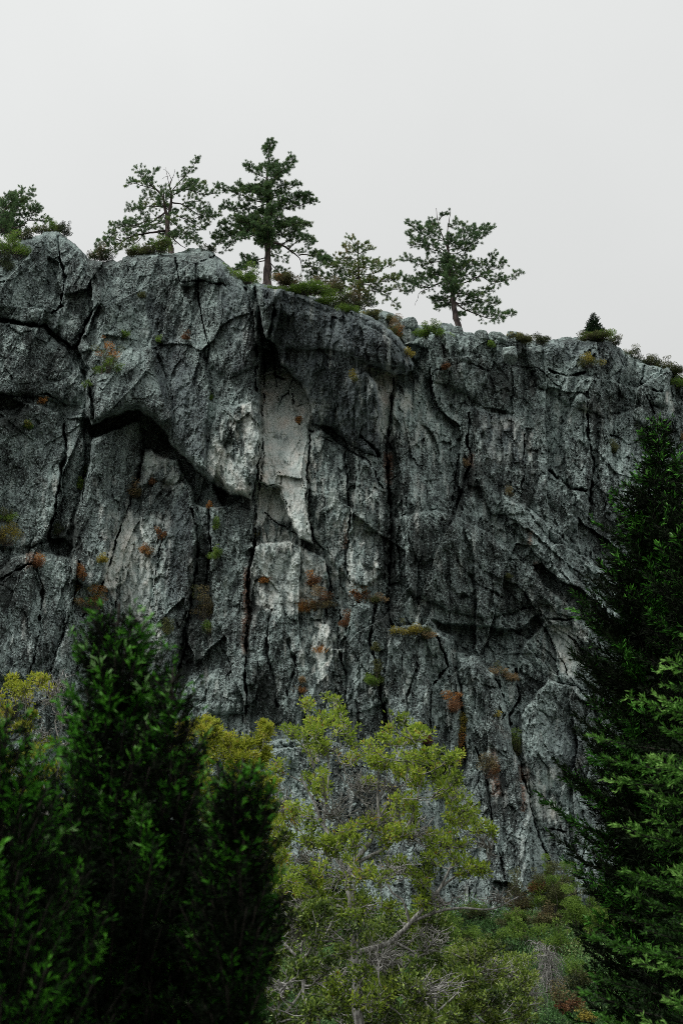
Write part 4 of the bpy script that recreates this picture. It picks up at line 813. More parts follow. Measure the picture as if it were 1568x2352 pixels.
# ------------------------------------------------------------------ conifers
FIR_BARK = bark_mat('fir_bark', (0.012, 0.010, 0.008), (0.035, 0.030, 0.024), 12)
def conifer(seed, axis, Y, prof, nbr, label, leafm, spacing=0.027, bl=0.062, bw=0.0105, bs=0.0065, lift=0.35, droop=0.15, tone=0.3, tipb=0.3, fan=0.9, tw=0.33,
            name='conifer', group=None, clump=0.0, z0=None, asym=None, core=True, rt=0.09, base_z=0.0, tipf=0.5, top_lit=False):
    """axis: (px_top, py_top, px_bottom); prof: list of (py, radius px)"""
    r = np.random.default_rng(seed); m = Y / FP / CP
    top = unproj(axis[0], axis[1], Y); bx = float(unproj(axis[2], axis[3] if len(axis) > 3 else 2352, Y)[0]); bz = base_z
    H = top[2] - bz; base = np.array([bx, Y, bz])
    zs = np.array([unproj(784, p[0], Y)[2] for p in prof]); rs = np.array([p[1] for p in prof]) * m
    o_ = np.argsort(zs); zs, rs = zs[o_], rs[o_]
    zlo = z0 if z0 is not None else bz + 0.05 * H
    ax = lambda z: base + (top - base) * ((z - bz) / H)
    wood = MB(); trunk = MB(); leaf = MB()
    tz = np.linspace(bz - 0.3, top[2], 24); P = np.array([ax(z) for z in tz]); P[1:-1, :2] += r.normal(size=(22, 2)) * 0.01 * H / 10
    trunk.tube(P, np.linspace(rt, 0.01, 24), 9)
    O, D, A, S, F = [], [], [], [], []
    u = (np.arange(nbr) + r.random(nbr)) / nbr
    # denser where the crown is wide
    grid = np.linspace(zlo, top[2] - 0.01 * H, 200); w = np.interp(grid, zs, rs) + 0.30 * rs.max(); cw = np.cumsum(w); cw /= cw[-1]
    Z = np.interp(u, cw, grid)
    for i in range(nbr):
        z = Z[i]; R0 = np.interp(z, zs, rs); az = i * 2.39996 + r.normal() * 0.3
        c, s = math.cos(az), math.sin(az)
        if asym is not None: R0 *= asym(az)
        L = max(R0 * (0.72 + 0.42 * r.random() ** 1.3), 0.06)
        if clump and r.random() < clump: L *= 1.2 if r.random() < 0.4 else 0.6
        n = 7; t = np.linspace(0, 1, n)
        out = np.array([c, s, 0.0]); path = ax(z - L * lift * 0.75)[None] + out[None] * (L * t[:, None]) + np.array([0, 0, 1.0])[None] * (L * (lift * t ** 1.5 - droop * np.sin(t * math.pi)))[:, None]
        path += np.cumsum(r.normal(size=(n, 3)) * 0.012 * L, 0)
        wood.tube(path, np.linspace(0.008 + 0.010 * L, 0.004, n), 4)
        bt = np.clip(tone + r.normal() * 0.13, 0, 1)
        T = unit(np.gradient(path, axis=0)); k = max(4, int(L / spacing))
        tu = 0.10 + 0.90 * (np.arange(k) + r.random(k)) / k; idx = np.minimum((tu * (n - 1)).astype(int), n - 2); fr = (tu * (n - 1) - idx)[:, None]
        p = path[idx] * (1 - fr) + path[idx + 1] * fr; tt = T[idx]
        sd = np.where(np.arange(k) % 2 == 0, 1.0, -1.0)[:, None]
        side = unit(np.cross(tt, [0, 0, 1.0])) * sd
        twl = (tw * np.sqrt(max(L, 0.15)) * (1.05 - 0.75 * tu) * (0.6 + 0.6 * r.random(k)))
        td = unit(tt * 0.9 + side * fan * (0.4 + 0.9 * r.random((k, 1))) + r.normal(size=(k, 3)) * 0.36 + np.array([0, 0, 0.18]))
        nb = np.maximum(3, (twl / (bs or bl * 0.16)).astype(int)); rep = np.repeat(np.arange(k), nb)
        q = (np.arange(nb.sum()) - np.repeat(np.cumsum(nb) - nb, nb) + r.random(nb.sum())) / nb[rep]
        N = len(rep); oo = p[rep] + td[rep] * (twl[rep] * q)[:, None] - np.array([0, 0, 1.0]) * (0.10 * twl[rep] * q ** 2)[:, None]
        dd = unit(td[rep] * 1.0 + r.normal(size=(N, 3)) * 0.38)
        O.append(oo); D.append(dd); S.append(0.65 + 0.6 * r.random(N))
        rr = tu[rep] + 0.25 * q
        A.append(np.clip(bt + r.normal(size=N) * 0.08 + tipb * sstep(0.80, 1.15, rr) * (r.random() < tipf * (0.14 + 1.5 * sstep(0.60, 0.98, (z - bz) / H) if top_lit else 1)) * (0.4 + r.random()), 0, 1))  # bright tips kept to the top; crown shade below painted into needle tone
    O, D, A, S = map(np.concatenate, (O, D, A, S))
    leaf.blades(O, D, bl * S, bw, A, r=r, wpos=0.55)
    e = empty(name, base); tag(e, label, 'tree', group)
    trunk.build('trunk', FIR_BARK, e, True); wood.build('branches', FIR_BARK, e, True); leaf.build('crown', leafm, e)
    return e
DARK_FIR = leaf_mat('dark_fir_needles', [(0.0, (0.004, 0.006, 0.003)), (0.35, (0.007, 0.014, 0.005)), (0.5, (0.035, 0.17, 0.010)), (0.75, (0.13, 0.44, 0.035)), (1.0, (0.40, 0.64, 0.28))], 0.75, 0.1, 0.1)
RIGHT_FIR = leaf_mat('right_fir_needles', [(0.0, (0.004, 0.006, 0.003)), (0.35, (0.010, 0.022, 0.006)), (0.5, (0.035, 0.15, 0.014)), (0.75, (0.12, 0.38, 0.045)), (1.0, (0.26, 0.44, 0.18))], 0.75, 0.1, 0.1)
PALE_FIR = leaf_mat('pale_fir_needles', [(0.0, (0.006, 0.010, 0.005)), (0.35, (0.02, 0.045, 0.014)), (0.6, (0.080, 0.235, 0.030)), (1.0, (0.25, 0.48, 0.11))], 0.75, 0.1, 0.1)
GN = 'dark conifers close to the viewer at left'
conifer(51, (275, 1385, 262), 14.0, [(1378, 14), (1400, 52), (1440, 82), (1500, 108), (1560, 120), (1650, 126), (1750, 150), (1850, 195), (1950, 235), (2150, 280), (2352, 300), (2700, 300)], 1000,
        'tallest of the dark conifers at left, its tip in front of the grey cliff', DARK_FIR, group=GN, top_lit=True, tone=0.25, tipb=0.5, tipf=0.55, lift=0.7, rt=0.06, clump=0.3, z0=0.5)
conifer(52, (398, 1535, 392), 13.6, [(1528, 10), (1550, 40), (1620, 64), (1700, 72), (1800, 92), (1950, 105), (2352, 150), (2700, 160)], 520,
        'slender dark conifer pressed against the right side of the tallest one', DARK_FIR, group=GN, top_lit=True, tone=0.25, tipb=0.48, tipf=0.5, lift=0.85, rt=0.04, clump=0.4, z0=0.5)
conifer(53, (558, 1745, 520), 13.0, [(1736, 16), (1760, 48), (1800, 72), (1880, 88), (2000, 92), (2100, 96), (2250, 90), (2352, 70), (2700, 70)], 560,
        'short dark conifer at the right of the clump beside the yellow-green trees', DARK_FIR, group=GN, top_lit=True, tone=0.25, tipb=0.42, tipf=0.4, lift=0.8, rt=0.04, clump=0.4, z0=0.4)
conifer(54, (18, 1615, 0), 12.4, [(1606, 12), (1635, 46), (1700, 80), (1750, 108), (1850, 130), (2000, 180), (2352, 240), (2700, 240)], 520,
        'dark conifer cut by the left edge of the picture', DARK_FIR, group=GN, top_lit=True, tipb=0.45, tipf=0.5, lift=0.8, rt=0.05, clump=0.3, tone=0.28, z0=0.4)
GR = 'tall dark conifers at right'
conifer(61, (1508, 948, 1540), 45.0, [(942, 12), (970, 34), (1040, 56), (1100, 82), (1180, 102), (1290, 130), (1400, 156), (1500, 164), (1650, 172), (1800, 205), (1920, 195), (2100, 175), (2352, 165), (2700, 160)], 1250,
        'tallest dark conifer at right with a thin ragged top', RIGHT_FIR, group=GR, top_lit=True, tone=0.25, tipb=0.42, tipf=0.45, spacing=0.06, bs=0.02, bl=0.17, bw=0.036, lift=0.35, droop=0.12, tw=0.40, rt=0.24, clump=0.65, z0=3.0)
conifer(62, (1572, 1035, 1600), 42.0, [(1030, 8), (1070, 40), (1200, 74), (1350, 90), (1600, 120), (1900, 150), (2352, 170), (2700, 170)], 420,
        'second dark conifer cut by the right edge of the picture', RIGHT_FIR, group=GR, top_lit=True, tone=0.25, tipb=0.42, tipf=0.45, spacing=0.06, bs=0.02, bl=0.17, bw=0.036, lift=0.35, droop=0.12, tw=0.40, rt=0.2, clump=0.5, z0=3.0)
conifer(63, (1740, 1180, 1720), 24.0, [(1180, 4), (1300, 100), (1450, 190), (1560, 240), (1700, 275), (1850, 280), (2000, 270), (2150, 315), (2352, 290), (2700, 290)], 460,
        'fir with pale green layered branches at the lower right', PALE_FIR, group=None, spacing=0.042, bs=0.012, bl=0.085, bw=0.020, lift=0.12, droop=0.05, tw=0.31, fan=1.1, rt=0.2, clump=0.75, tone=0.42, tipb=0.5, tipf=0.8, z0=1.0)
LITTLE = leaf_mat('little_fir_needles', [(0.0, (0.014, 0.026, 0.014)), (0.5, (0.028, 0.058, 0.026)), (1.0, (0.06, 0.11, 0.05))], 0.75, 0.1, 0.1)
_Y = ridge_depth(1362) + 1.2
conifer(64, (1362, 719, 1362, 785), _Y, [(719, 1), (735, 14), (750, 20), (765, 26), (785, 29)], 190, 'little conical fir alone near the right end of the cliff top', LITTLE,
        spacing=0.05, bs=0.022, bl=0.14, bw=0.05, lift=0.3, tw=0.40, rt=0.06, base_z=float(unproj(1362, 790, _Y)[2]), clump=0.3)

# ------------------------------------------------------------------ broadleaf trees
GREY_BARK = bark_mat('grey_bark', (0.14, 0.135, 0.125), (0.50, 0.49, 0.46), 14)
DARK_BARK = bark_mat('dark_bark', (0.04, 0.035, 0.03), (0.14, 0.12, 0.10), 14)
OAK = leaf_mat('broad_leaves', [(0.0, (0.03, 0.055, 0.012)), (0.4, (0.25, 0.37, 0.04)), (0.7, (0.46, 0.60, 0.07)), (0.92, (0.58, 0.62, 0.10)), (1.0, (0.42, 0.24, 0.06))], 0.6, 0.35, 0.42)
OAKY = leaf_mat('yellowish_leaves', [(0.0, (0.05, 0.06, 0.012)), (0.4, (0.30, 0.37, 0.035)), (0.75, (0.54, 0.58, 0.07)), (1.0, (0.46, 0.38, 0.08))], 0.6, 0.35, 0.42)
OAKD = leaf_mat('deep_green_leaves', [(0.0, (0.018, 0.034, 0.010)), (0.42, (0.085, 0.15, 0.022)), (0.72, (0.30, 0.42, 0.055)), (1.0, (0.40, 0.46, 0.16))], 0.55, 0.4, 0.2)
def broadleaf(seed, Y, stems, blobs, label, leafm, bark=None, L=0.085, W=0.040, dens=1.0, tone=0.5, name='broadleaf_tree', cat='tree', group=None, twigs=1.0, gz=None, bare=()):
    """stems: list of (polyline px, r0, r1); blobs: (px, py, rx, ry[, depth shift[, tone shift]]) leafy clouds"""
    r = np.random.default_rng(seed); m = Y / FP / CP; trunk = MB(); br = MB(); leaf = MB(); nodes = []; base = None
    for k, (pl, a, b) in enumerate(stems):
        P = P3(pl, Y)
        if k == 0:
            g = gz if gz is not None else ground_z(P[0][0], Y)
            if P[0][2] > g: P = np.vstack([[P[0][0] + 0.1, Y, g - 0.2], P])
            base = P[0].copy(); base[2] += 0.1
        n = max(6, int(np.linalg.norm(np.diff(P, axis=0), axis=1).sum() / 0.25)); Q = spline(P, n); Q[1:-1] += r.normal(size=(n - 2, 3)) * a * 0.18
        (trunk if k == 0 else br).tube(Q, np.linspace(a, b, n), 9 if k == 0 else 6); rad = np.linspace(a, b, n)
        nodes += [(q, x) for q, x in zip(Q, rad)]
    def grow(a, b, r0, r1, wob=0.10, n=None):
        d = b - a; L_ = np.linalg.norm(d); n = n or max(4, int(L_ / 0.18))
        mid = (a + b) / 2 + np.array([0, 0, -0.10 * L_]) * r.random() + r.normal(size=3) * 0.10 * L_
        q = spline(np.array([a, mid, b]), n); q[1:-1] += r.normal(size=(n - 2, 3)) * wob * 0.18
        br.tube(q, np.linspace(r0, r1, n), 5 if r0 > 0.02 else 4); return q
    C = []
    if len(blobs) > 14 and cat == 'tree':
        blobs = [(b_[0] + r.normal() * b_[2] * 0.8, b_[1] + r.normal() * b_[3] * 0.8, b_[2] * (0.35 + 0.45 * r.random()), b_[3] * (0.35 + 0.45 * r.random()), (b_[4] if len(b_) > 4 else 0) + r.normal() * 0.8, (b_[5] if len(b_) > 5 else 0) + r.normal() * 0.08) for b_ in blobs for _ in range(3)]
    for bb in blobs:
        x, y, rx, ry = bb[:4]; dy = bb[4] if len(bb) > 4 else 0; tn = bb[5] if len(bb) > 5 else 0
        dy = dy + r.normal() * 0.9
        C.append((unproj(x, y, Y + dy), rx * m, ry * m, tn))
    NP = np.array([n_[0] for n_ in nodes])
    C.sort(key=lambda c: np.linalg.norm(NP - c[0], axis=1).min())
    for c, rx, ry, tn in C:
        pos = np.array([n_[0] for n_ in nodes]); dist = np.linalg.norm(pos - c, axis=1) + 2.2 * np.clip(pos[:, 2] - c[2] + 0.25, 0, None)
        i = int(dist.argmin()); a, ra = nodes[i]
        q = grow(a, c - [0, 0, ry * 0.4], max(min(ra * 0.75, 0.05), 0.016), 0.012)
        nodes += [(p, x) for p, x in zip(q[1:], np.linspace(max(min(ra * 0.75, 0.05), 0.016), 0.014, len(q))[1:])]
        ry3 = (rx + ry) / 2
        nt = int((6 + 30 * rx * ry) * twigs)
        src = [q[-1], q[-2], q[len(q) // 2]]
        for _ in range(nt):
            d = unit(r.normal(size=3)); d[2] = abs(d[2]) * 0.9 + d[2] * 0.1 if r.random() < 0.6 else d[2]
            e = c + d * np.array([rx, ry3, ry]) * (0.4 + 0.95 * r.random() ** 1.5); s0 = src[int(r.random() * 3)]
            w = grow(s0, e, 0.020, 0.010, 0.16, 5); nt_ = np.clip(tone + tn + r.normal() * 0.13, 0, 1)
            k = int(46 * dens * (0.5 + r.random()))
            cen = w[np.minimum(4, (5 * r.random(k) ** 0.45).astype(int))] + unit(r.normal(size=(k, 3))) * (0.02 + 0.13 * r.random((k, 1)))
            dd = unit(cen - w[-2]) * 0.8 + r.normal(size=(k, 3)) * 0.5 + np.array([0, 0, 0.25])
            leaf.blades(cen, dd, L * (0.65 + 0.6 * r.random(k)), W * (0.8 + 0.4 * r.random(k)), np.clip(nt_ + r.normal(size=k) * 0.16, 0, 1), r=r)
    for bb in bare:      # leafless twiggy sprays
        c = unproj(bb[0], bb[1], Y + (bb[4] if len(bb) > 4 else 0)); rx, ry = bb[2] * m, bb[3] * m
        pos = np.array([n_[0] for n_ in nodes]); dist = np.linalg.norm(pos - c, axis=1) + 1.5 * np.clip(pos[:, 2] - c[2] + 0.25, 0, None); a, ra = nodes[int(dist.argmin())]
        q = grow(a, c, max(min(ra * 0.7, 0.045), 0.028), 0.018)
        for _ in range(int(8 + 30 * rx * ry)):
            e = c + unit(r.normal(size=3)) * [rx, rx * 0.8, ry] * (0.5 + 0.6 * r.random()); w = grow(q[int(r.random() * len(q) * 0.5 + len(q) * 0.5) - 1], e, 0.021, 0.009, 0.25, 6)
            for _ in range(2):
                z = w[int(1 + r.random() * 4)]; grow(z, z + unit(r.normal(size=3) + (e - c)) * (0.15 + 0.25 * r.random()), 0.012, 0.007, 0.1, 4)
    e = empty(name, base); tag(e, label, cat, group)
    trunk.build('trunk', bark or GREY_BARK, e, True)
    if br.n: br.build('branches', bark or GREY_BARK, e, True)
    if leaf.n: leaf.build('crown', leafm, e)
    return e
def ground_z(x, y):
    y = np.asarray(y, float); x = np.asarray(x, float)
    z = np.interp(y, [-200, 22, 40, 60, 78, 95, 106, 116], [0, 0, 1.2, 3.0, 5.9, 10.2, 13.4, 16.0])
    return z + 0.35 * fbm(x / 7, y / 7, 3, 44) * np.clip((y - 15) / 20, 0, 1)

broadleaf(71, 50.0, [([(828, 2400), (818, 2300), (815, 2200), (812, 2120), (806, 2060), (800, 2020), (812, 1980)], 0.165, 0.10),
   ([(812, 1985), (850, 1930), (870, 1880), (866, 1820), (872, 1760)], 0.085, 0.02), ([(806, 2030), (770, 1960), (745, 1900), (720, 1840), (690, 1780)], 0.085, 0.025), ([(745, 1900), (748, 1840), (756, 1760), (740, 1690)], 0.04, 0.015),
   ([(812, 1985), (880, 1950), (940, 1890), (960, 1820), (975, 1770)], 0.06, 0.02), ([(870, 1880), (900, 1830), (930, 1800)], 0.035, 0.015), ([(870, 1880), (830, 1840), (800, 1800), (790, 1760)], 0.035, 0.015), ([(866, 1850), (885, 1800), (893, 1740)], 0.03, 0.012),
   ([(815, 2190), (900, 2160), (960, 2100), (1010, 2040), (1040, 1980)], 0.095, 0.03), ([(940, 2120), (1000, 2095), (1060, 2085), (1130, 2088), (1190, 2060)], 0.055, 0.018), ([(812, 2100), (740, 2060), (690, 2010), (650, 1950)], 0.06, 0.02), ([(815, 2190), (775, 2150), (720, 2145), (680, 2175), (640, 2165)], 0.06, 0.018), ([(820, 2270), (760, 2280), (705, 2240), (650, 2262), (610, 2240)], 0.055, 0.018),
    ([(940, 2120), (925, 2070), (895, 2045), (880, 2000)], 0.045, 0.015), ([(900, 2160), (960, 2195), (990, 2250), (1030, 2262)], 0.045, 0.015), ([(1010, 2040), (1060, 2005), (1110, 1992), (1130, 1950)], 0.04, 0.012), ([(720, 2145), (700, 2100), (660, 2080)], 0.03, 0.012), ([(760, 2280), (740, 2320), (690, 2335)], 0.035, 0.012), ([(828, 2300), (880, 2300), (920, 2330), (970, 2325)], 0.04, 0.012)],
  [(800, 2240, 50, 40, -3, -.25), (850, 2290, 50, 40, -3, -.25), (760, 2300, 50, 40, -3, -.25), (736, 1628, 44, 30), (700, 1662, 42, 26), (765, 1650, 26, 20), (668, 1700, 34, 30), (720, 1705, 30, 24), (915, 1668, 26, 18), (905, 1690, 20, 18), (960, 1690, 40, 22), (985, 1720, 34, 22), (1020, 1770, 44, 34), (1040, 1810, 30, 40),
   (1000, 1810, 40, 26), (880, 1735, 30, 22), (925, 1745, 32, 22), (800, 1722, 34, 20), (840, 1760, 26, 18), (960, 1760, 36, 24), (700, 1780, 34, 24), (740, 1800, 30, 20), (925, 1840, 44, 28, 0, -.05), (970, 1870, 44, 30, 0, -.05), (1035, 1870, 34, 24, 0, .0),
   (880, 1880, 30, 24), (820, 1900, 44, 26), (770, 1940, 40, 26, -1), (850, 1950, 50, 34, -1, -.05), (930, 1960, 60, 36, 0, -.1), (1000, 1940, 46, 28, 0, -.08), (1060, 1940, 40, 24, 0, 0), (690, 1890, 40, 26), (660, 1940, 38, 26, 0, -.1), (720, 1985, 50, 30, -1, -.1),
   (800, 2010, 50, 26, -1.5, 0.1), (880, 2030, 60, 34, -1.5, -.1), (960, 2020, 50, 30, 0, -.12), (680, 2060, 50, 36, -1, -.12), (1090, 1995, 40, 22, 0, -.1), (650, 1880, 34, 24), (640, 1985, 40, 30), (740, 1930, 30, 24), (700, 2030, 44, 30, -1), (760, 2070, 44, 28, -1, -.1), (860, 2080, 44, 28, -1, -.12), (940, 2070, 40, 26, 0, -.1), (1080, 1900, 30, 24), (900, 1910, 40, 24), (1050, 1740, 24, 20)],
  'large yellow-green tree with bare grey branches in front of the cliff, centre', OAK, L=0.13, W=0.058, dens=0.52, tone=0.55, bare=[(830, 1800, 60, 50), (770, 1860, 60, 50), (900, 1800, 50, 40), (860, 1870, 60, 40), (700, 1960, 60, 40), (1010, 2060, 60, 30), (1140, 2060, 50, 22), (1110, 1930, 30, 60), (640, 1830, 30, 40), (780, 2000, 60, 40, -1.5), (680, 2100, 60, 50, -1.5), (900, 1990, 60, 40, -1.5), (960, 1910, 50, 40, -1), (740, 1720, 50, 40), (940, 1740, 50, 40), (880, 2180, 70, 40, -1), (1000, 2160, 60, 40, -1)])
broadleaf(72, 56.0, [([(560, 2500), (540, 2200), (520, 2000), (500, 1880)], 0.16, 0.07), ([(500, 1880), (470, 1800), (450, 1720)], 0.05, 0.02), ([(500, 1890), (540, 1800), (550, 1720)], 0.05, 0.02), ([(510, 1950), (580, 1860), (610, 1790)], 0.05, 0.02)],
  [(455, 1668, 30, 26), (480, 1690, 34, 30), (530, 1690, 36, 26), (500, 1720, 40, 30), (560, 1730, 40, 30), (450, 1740, 34, 34), (520, 1760, 46, 34), (580, 1770, 34, 26), (600, 1720, 24, 20), (600, 1800, 40, 30), (470, 1800, 44, 36), (540, 1820, 46, 34), (430, 1800, 30, 36),
   (620, 1850, 34, 26), (580, 1880, 44, 34), (500, 1860, 50, 34), (620, 1920, 40, 34), (570, 1950, 50, 40), (630, 1990, 36, 34), (610, 1680, 14, 12)],
  'dense yellowish tree between the dark conifers and the central tree', OAKY, L=0.125, W=0.056, tone=0.55, dens=1.1, twigs=1.2)
broadleaf(73, 52.0, [([(95, 2450), (100, 2200), (108, 2000), (112, 1880), (110, 1800)], 0.15, 0.07), ([(110, 1830), (80, 1740), (60, 1660), (62, 1600)], 0.05, 0.015), ([(110, 1830), (140, 1740), (128, 1660), (140, 1600)], 0.05, 0.015), ([(112, 1870), (60, 1800), (20, 1740), (0, 1680)], 0.05, 0.015)],
  [(20, 1590, 40, 30), (70, 1580, 30, 20), (10, 1640, 40, 30), (60, 1640, 30, 22), (30, 1700, 40, 30), (90, 1700, 30, 24), (10, 1760, 40, 30), (70, 1770, 34, 26), (130, 1770, 34, 36), (100, 1830, 40, 30), (20, 1850, 50, 36), (-40, 1640, 50, 50), (-40, 1780, 50, 60), (85, 1560, 14, 12), (150, 1860, 34, 30)],
  'yellow-green tree with tangled bare twigs at the far left', OAKY, L=0.125, W=0.056, tone=0.55, dens=0.7, bare=[(120, 1590, 40, 50), (150, 1640, 30, 50), (100, 1680, 40, 40), (140, 1560, 26, 36), (50, 1610, 30, 30), (170, 1700, 24, 40)])

# nearer leafy bushes that close the lower middle
BUSH = [
 (690, 2150, 110, 80, 44.0, OAKD, 0.45, 'leafy green bush touching the dark conifer at left'), (640, 2290, 90, 80, 40.0, OAKD, 0.40, 'dark leafy bush at the bottom beside the left conifer'),
 (780, 2250, 100, 80, 55.0, OAKD, 0.46, 'leafy green bush behind the lower part of the grey trunk'), (900, 2200, 100, 70, 52.0, OAKD, 0.46, 'green bush just right of the grey trunk'),
 (890, 2320, 100, 60, 54.0, OAKD, 0.38, 'dark green bush at the bottom right of the grey trunk'), (1000, 2280, 100, 70, 47.0, OAKD, 0.52, 'yellowish green bush at the bottom centre right'),
 (1080, 2230, 90, 60, 55.0, OAKD, 0.6, 'light green bush below the long grey limb'), (1120, 2320, 90, 50, 50.0, OAKD, 0.52, 'small-leaved green bush at the bottom beside the dead grey twigs'),
 (720, 2060, 80, 60, 56.0, OAKD, 0.42, 'dark green bush behind the lower left limb of the central tree'), (1170, 2240, 50, 46, 62.0, OAKD, 0.66, 'yellow-tinged bush above the dead grey twigs'),
 (840, 2110, 70, 60, 58.0, OAKD, 0.42, 'green bush behind the fork of the grey trunk'), (960, 2130, 60, 40, 60.0, OAKD, 0.4, 'green bush behind the long grey limb'),
]
for k, (x, y, rx, ry, Y, lm, tn, lab) in enumerate(BUSH):
    r = np.random.default_rng(900 + k); bl = []
    for _ in range(20):
        a = r.random() * 6.28; q = math.sqrt(r.random()); bl.append((x + math.cos(a) * q * rx * 1.1, y + math.sin(a) * q * ry * 1.1, 20 + 16 * r.random(), 14 + 12 * r.random(), r.normal() * 1.2, r.normal() * 0.07))
    broadleaf(930 + k, Y, [([(x + 8, y + ry + 60), (x, y + ry * 0.6), (x + r.normal() * 12, y)], 0.07, 0.03), ([(x, y + ry * 0.7), (x - rx * 0.6, y - ry * 0.2), (x - rx * 0.8, y - ry * 0.7)], 0.04, 0.014), ([(x, y + ry * 0.7), (x + rx * 0.5, y), (x + rx * 0.7, y - ry * 0.6)], 0.04, 0.014)],
       bl, lab, lm, L=0.12, W=0.055, dens=0.85, tone=tn, name='leafy_bush', cat='bush', group='leafy bushes below the cliff', bare=[(x, y - ry * 0.2, rx * 0.9, ry * 0.7, -1.5)] if k % 3 != 1 else [(x, y - ry * 0.5, rx * 0.5, ry * 0.5, -1.2)])

# dead grey brush, lower right
def dead_brush(seed, px, py, w, h, Y, label):
    r = np.random.default_rng(seed); m = Y / FP / CP; base = unproj(px, py + h / 2, Y); e = empty('dead_shrub', base); tag(e, label, 'dead shrub', None); mb = MB()
    for k in range(5):
        c = base + [r.normal() * w * m * 0.12, r.normal() * 0.2, 0]; tip = base + [(r.random() - 0.5) * w * m * 0.6, r.normal() * 0.3, h * m * (0.6 + 0.4 * r.random())]
        q = spline(np.array([c, (c + tip) / 2 + r.normal(size=3) * 0.1, tip]), 8); mb.tube(q, np.linspace(0.035, 0.012, 8), 5)
        for _ in range(70):
            z = q[int(2 + r.random() * 6)]; d = unit(r.normal(size=3) * [1, 1, 0.5]); L = 0.3 + 0.6 * r.random()
            p = np.array([z, z + d * L * 0.4 + [0, 0, 0.06], z + d * L * 0.7 - [0, 0, 0.15 * L], z + d * L * 0.85 - [0, 0, 0.55 * L]])
            mb.tube(spline(p, 6), np.linspace(0.012, 0.004, 6), 3)
    mb.build('twigs', GREY_BARK, e, True)
dead_brush(5, 1262, 2225, 90, 110, 66.0, 'drooping dead grey brush between the green slope and the right conifer')
dead_brush(6, 1205, 2290, 70, 70, 64.0, 'smaller dead grey brush at the lower left of the drooping one')
shrub(700, 1300, 2300, 60, 50, ['rust', 'brown'], 'rusty brown shrub under the drooping dead brush', Y=62.0, leafsize=1.0)
shrub(701, 1345, 2330, 40, 26, ['yellow', 'olive'], 'small yellow shrub at the bottom near the right conifer', Y=60.0)
shrub(702, 1190, 2050, 70, 80, ['brown', 'olive'], 'olive-brown bush at the foot of the cliff', Y=102.0, depth=1.0, dens=1.2)
shrub(703, 1232, 2030, 26, 34, ['rust'], 'reddish bush at the foot of the cliff beside the olive-brown one', Y=101.0)
shrub(704, 1285, 2040, 120, 130, ['green', 'olive', 'green'], 'tall green and olive bush at the foot of the cliff beside the right conifer', Y=101.0, depth=1.5, dens=2.2)
shrub(705, 1350, 2090, 120, 110, ['green', 'green'], 'green bush spreading behind the left edge of the right conifer', Y=99.0, depth=1.5, dens=2.0)

# ------------------------------------------------------------------ ground and brush-covered slope
def ground():
    xs = np.r_[-2500, -900, -400, -200, np.arange(-120, 121, 2.0), 200, 400, 900, 2500]; ys = np.r_[-2500, -900, -300, -100, np.arange(-40, 117, 1.5), 118]
    X, Yg = np.meshgrid(xs, ys); Z = ground_z(X, Yg); Z = np.where(np.abs(X) > 130, Z * 0.8, Z)
    nx, ny = len(xs), len(ys); i = np.arange(ny - 1)[:, None] * nx + np.arange(nx - 1)[None]
    mb = MB(); mb.add(np.stack([X, Yg, Z], -1).reshape(-1, 3), np.stack([i, i + 1, i + nx + 1, i + nx], -1).reshape(-1, 4))
    m, nt, b = mat('soil'); tc = nt.nodes.new('ShaderNodeTexCoord'); nz = nt.nodes.new('ShaderNodeTexNoise'); nz.inputs['Scale'].default_value = 1.5; nz.inputs['Detail'].default_value = 8
    nt.links.new(tc.outputs['Object'], nz.inputs['Vector'])
    nt.links.new(ramp(nt, [(0.35, (0.02, 0.022, 0.012)), (0.55, (0.05, 0.045, 0.03)), (0.7, (0.11, 0.11, 0.09))], nz.outputs['Fac']), b.inputs['Base Color'])
    tag(mb.build('ground', m, None, True), kind='structure')
ground()
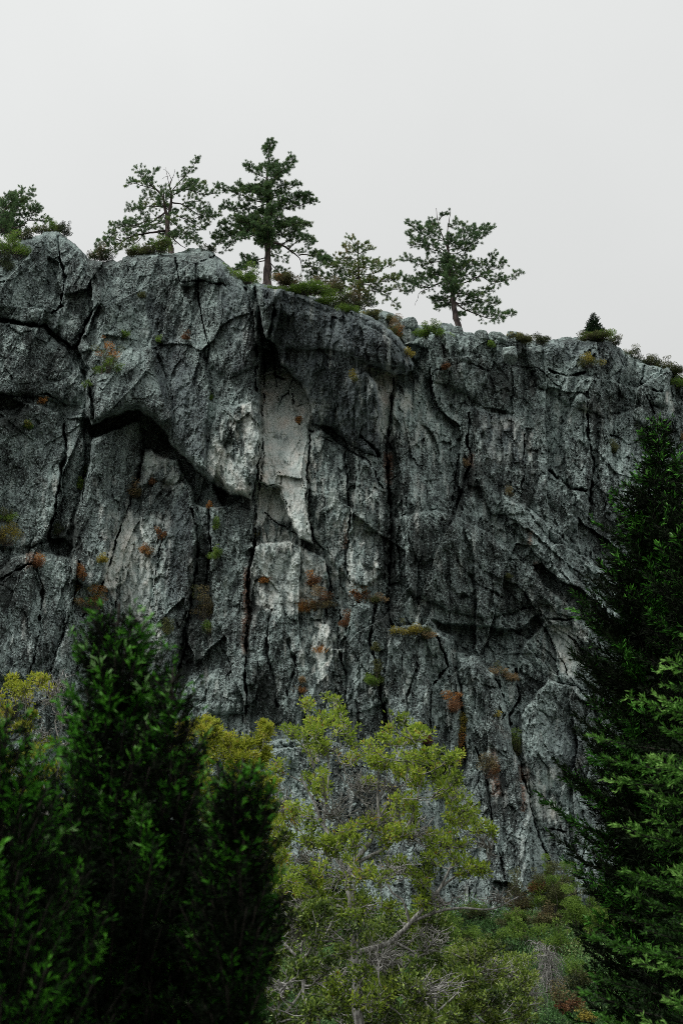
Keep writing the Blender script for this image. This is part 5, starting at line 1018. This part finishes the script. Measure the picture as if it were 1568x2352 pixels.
def undergrowth():
    r = np.random.default_rng(77); mb = MB()
    n = 5600; y = 62 + 44 * r.random(n) ** 0.8; x = (r.random(n) - 0.35) * (0.46 * y) * 1.15
    z = ground_z(x, y)
    for i in range(n):
        big = r.random() < 0.22; rad = (0.25 + 0.4 * r.random()) * (1.7 if big else 1) * (1.3 if y[i] > 100 else 1); h = rad * (0.8 + 0.9 * r.random()); k = 150 if big else 70
        d = unit(r.normal(size=(k, 3))); d[:, 2] = np.abs(d[:, 2]); p = np.array([x[i], y[i], z[i]]) + d * [rad, rad, h] * (0.6 + 0.4 * r.random((k, 1)))
        patch = float(fbm(np.array([x[i] / 5.0]), np.array([y[i] / 5.0]), 2, 8)[0])
        mb.blades(p, d + r.normal(size=(k, 3)) * 0.5, 0.14 * (0.7 + 0.8 * r.random(k)), 0.065, np.clip(0.42 + 0.5 * patch + r.normal() * 0.13 + r.normal(size=k) * 0.14, 0, 1), r=r)
    m = leaf_mat('brush_leaves', [(0.0, (0.015, 0.028, 0.012)), (0.4, (0.07, 0.17, 0.045)), (0.7, (0.17, 0.33, 0.10)), (1.0, (0.40, 0.46, 0.20))], 0.6, 0.3, 0.2)
    tag(mb.build('undergrowth', m), kind='stuff')
undergrowth()


SLOPE = [(1050, 2150, 90, 60, 96.0, ['olive', 'green', 'green'], 'deep green bush on the slope under the grey buttress'), (1130, 2165, 80, 50, 94.0, ['dark', 'olive', 'green'], 'dull olive bush on the slope left of centre of the green bank'),
 (1215, 2150, 80, 60, 95.0, ['olive', 'green', 'green'], 'mixed green bush on the slope above the dead brush'), (1300, 2165, 90, 70, 92.0, ['olive', 'green', 'green'], 'green bush on the slope touching the right conifer'),
 (1180, 2110, 70, 40, 100.0, ['olive', 'green'], 'low light green bush against the foot of the cliff'), (1255, 2105, 60, 44, 99.0, ['olive', 'brown'], 'brownish bush against the foot of the cliff'),
 (1090, 2095, 70, 36, 101.5, ['dark', 'olive', 'green'], 'low dark bush where the grey buttress meets the slope'), (1010, 2110, 80, 44, 101.0, ['olive', 'green'], 'low green bush at the foot of the wall behind the central tree'), (1130, 2240, 70, 46, 80.0, ['olive', 'tan'], 'pale dry bush in the middle of the slope'),
 (1060, 2215, 80, 50, 84.0, ['olive', 'green', 'green'], 'bright topped green bush in the middle of the slope'), (1320, 2240, 70, 60, 78.0, ['dark', 'olive', 'green'], 'dark bush on the slope just right of the dead brush'), (1380, 2110, 70, 90, 97.0, ['olive', 'green', 'green'], 'green bush partly behind the tall right conifer')]
for k, (x, y, w, h, Y, kd, lab) in enumerate(SLOPE):
    shrub(760 + k, x, y, w, h, kd, lab, Y=Y, depth=1.2, dens=1.3, leafsize=1.3, group='bushes on the slope below the cliff')
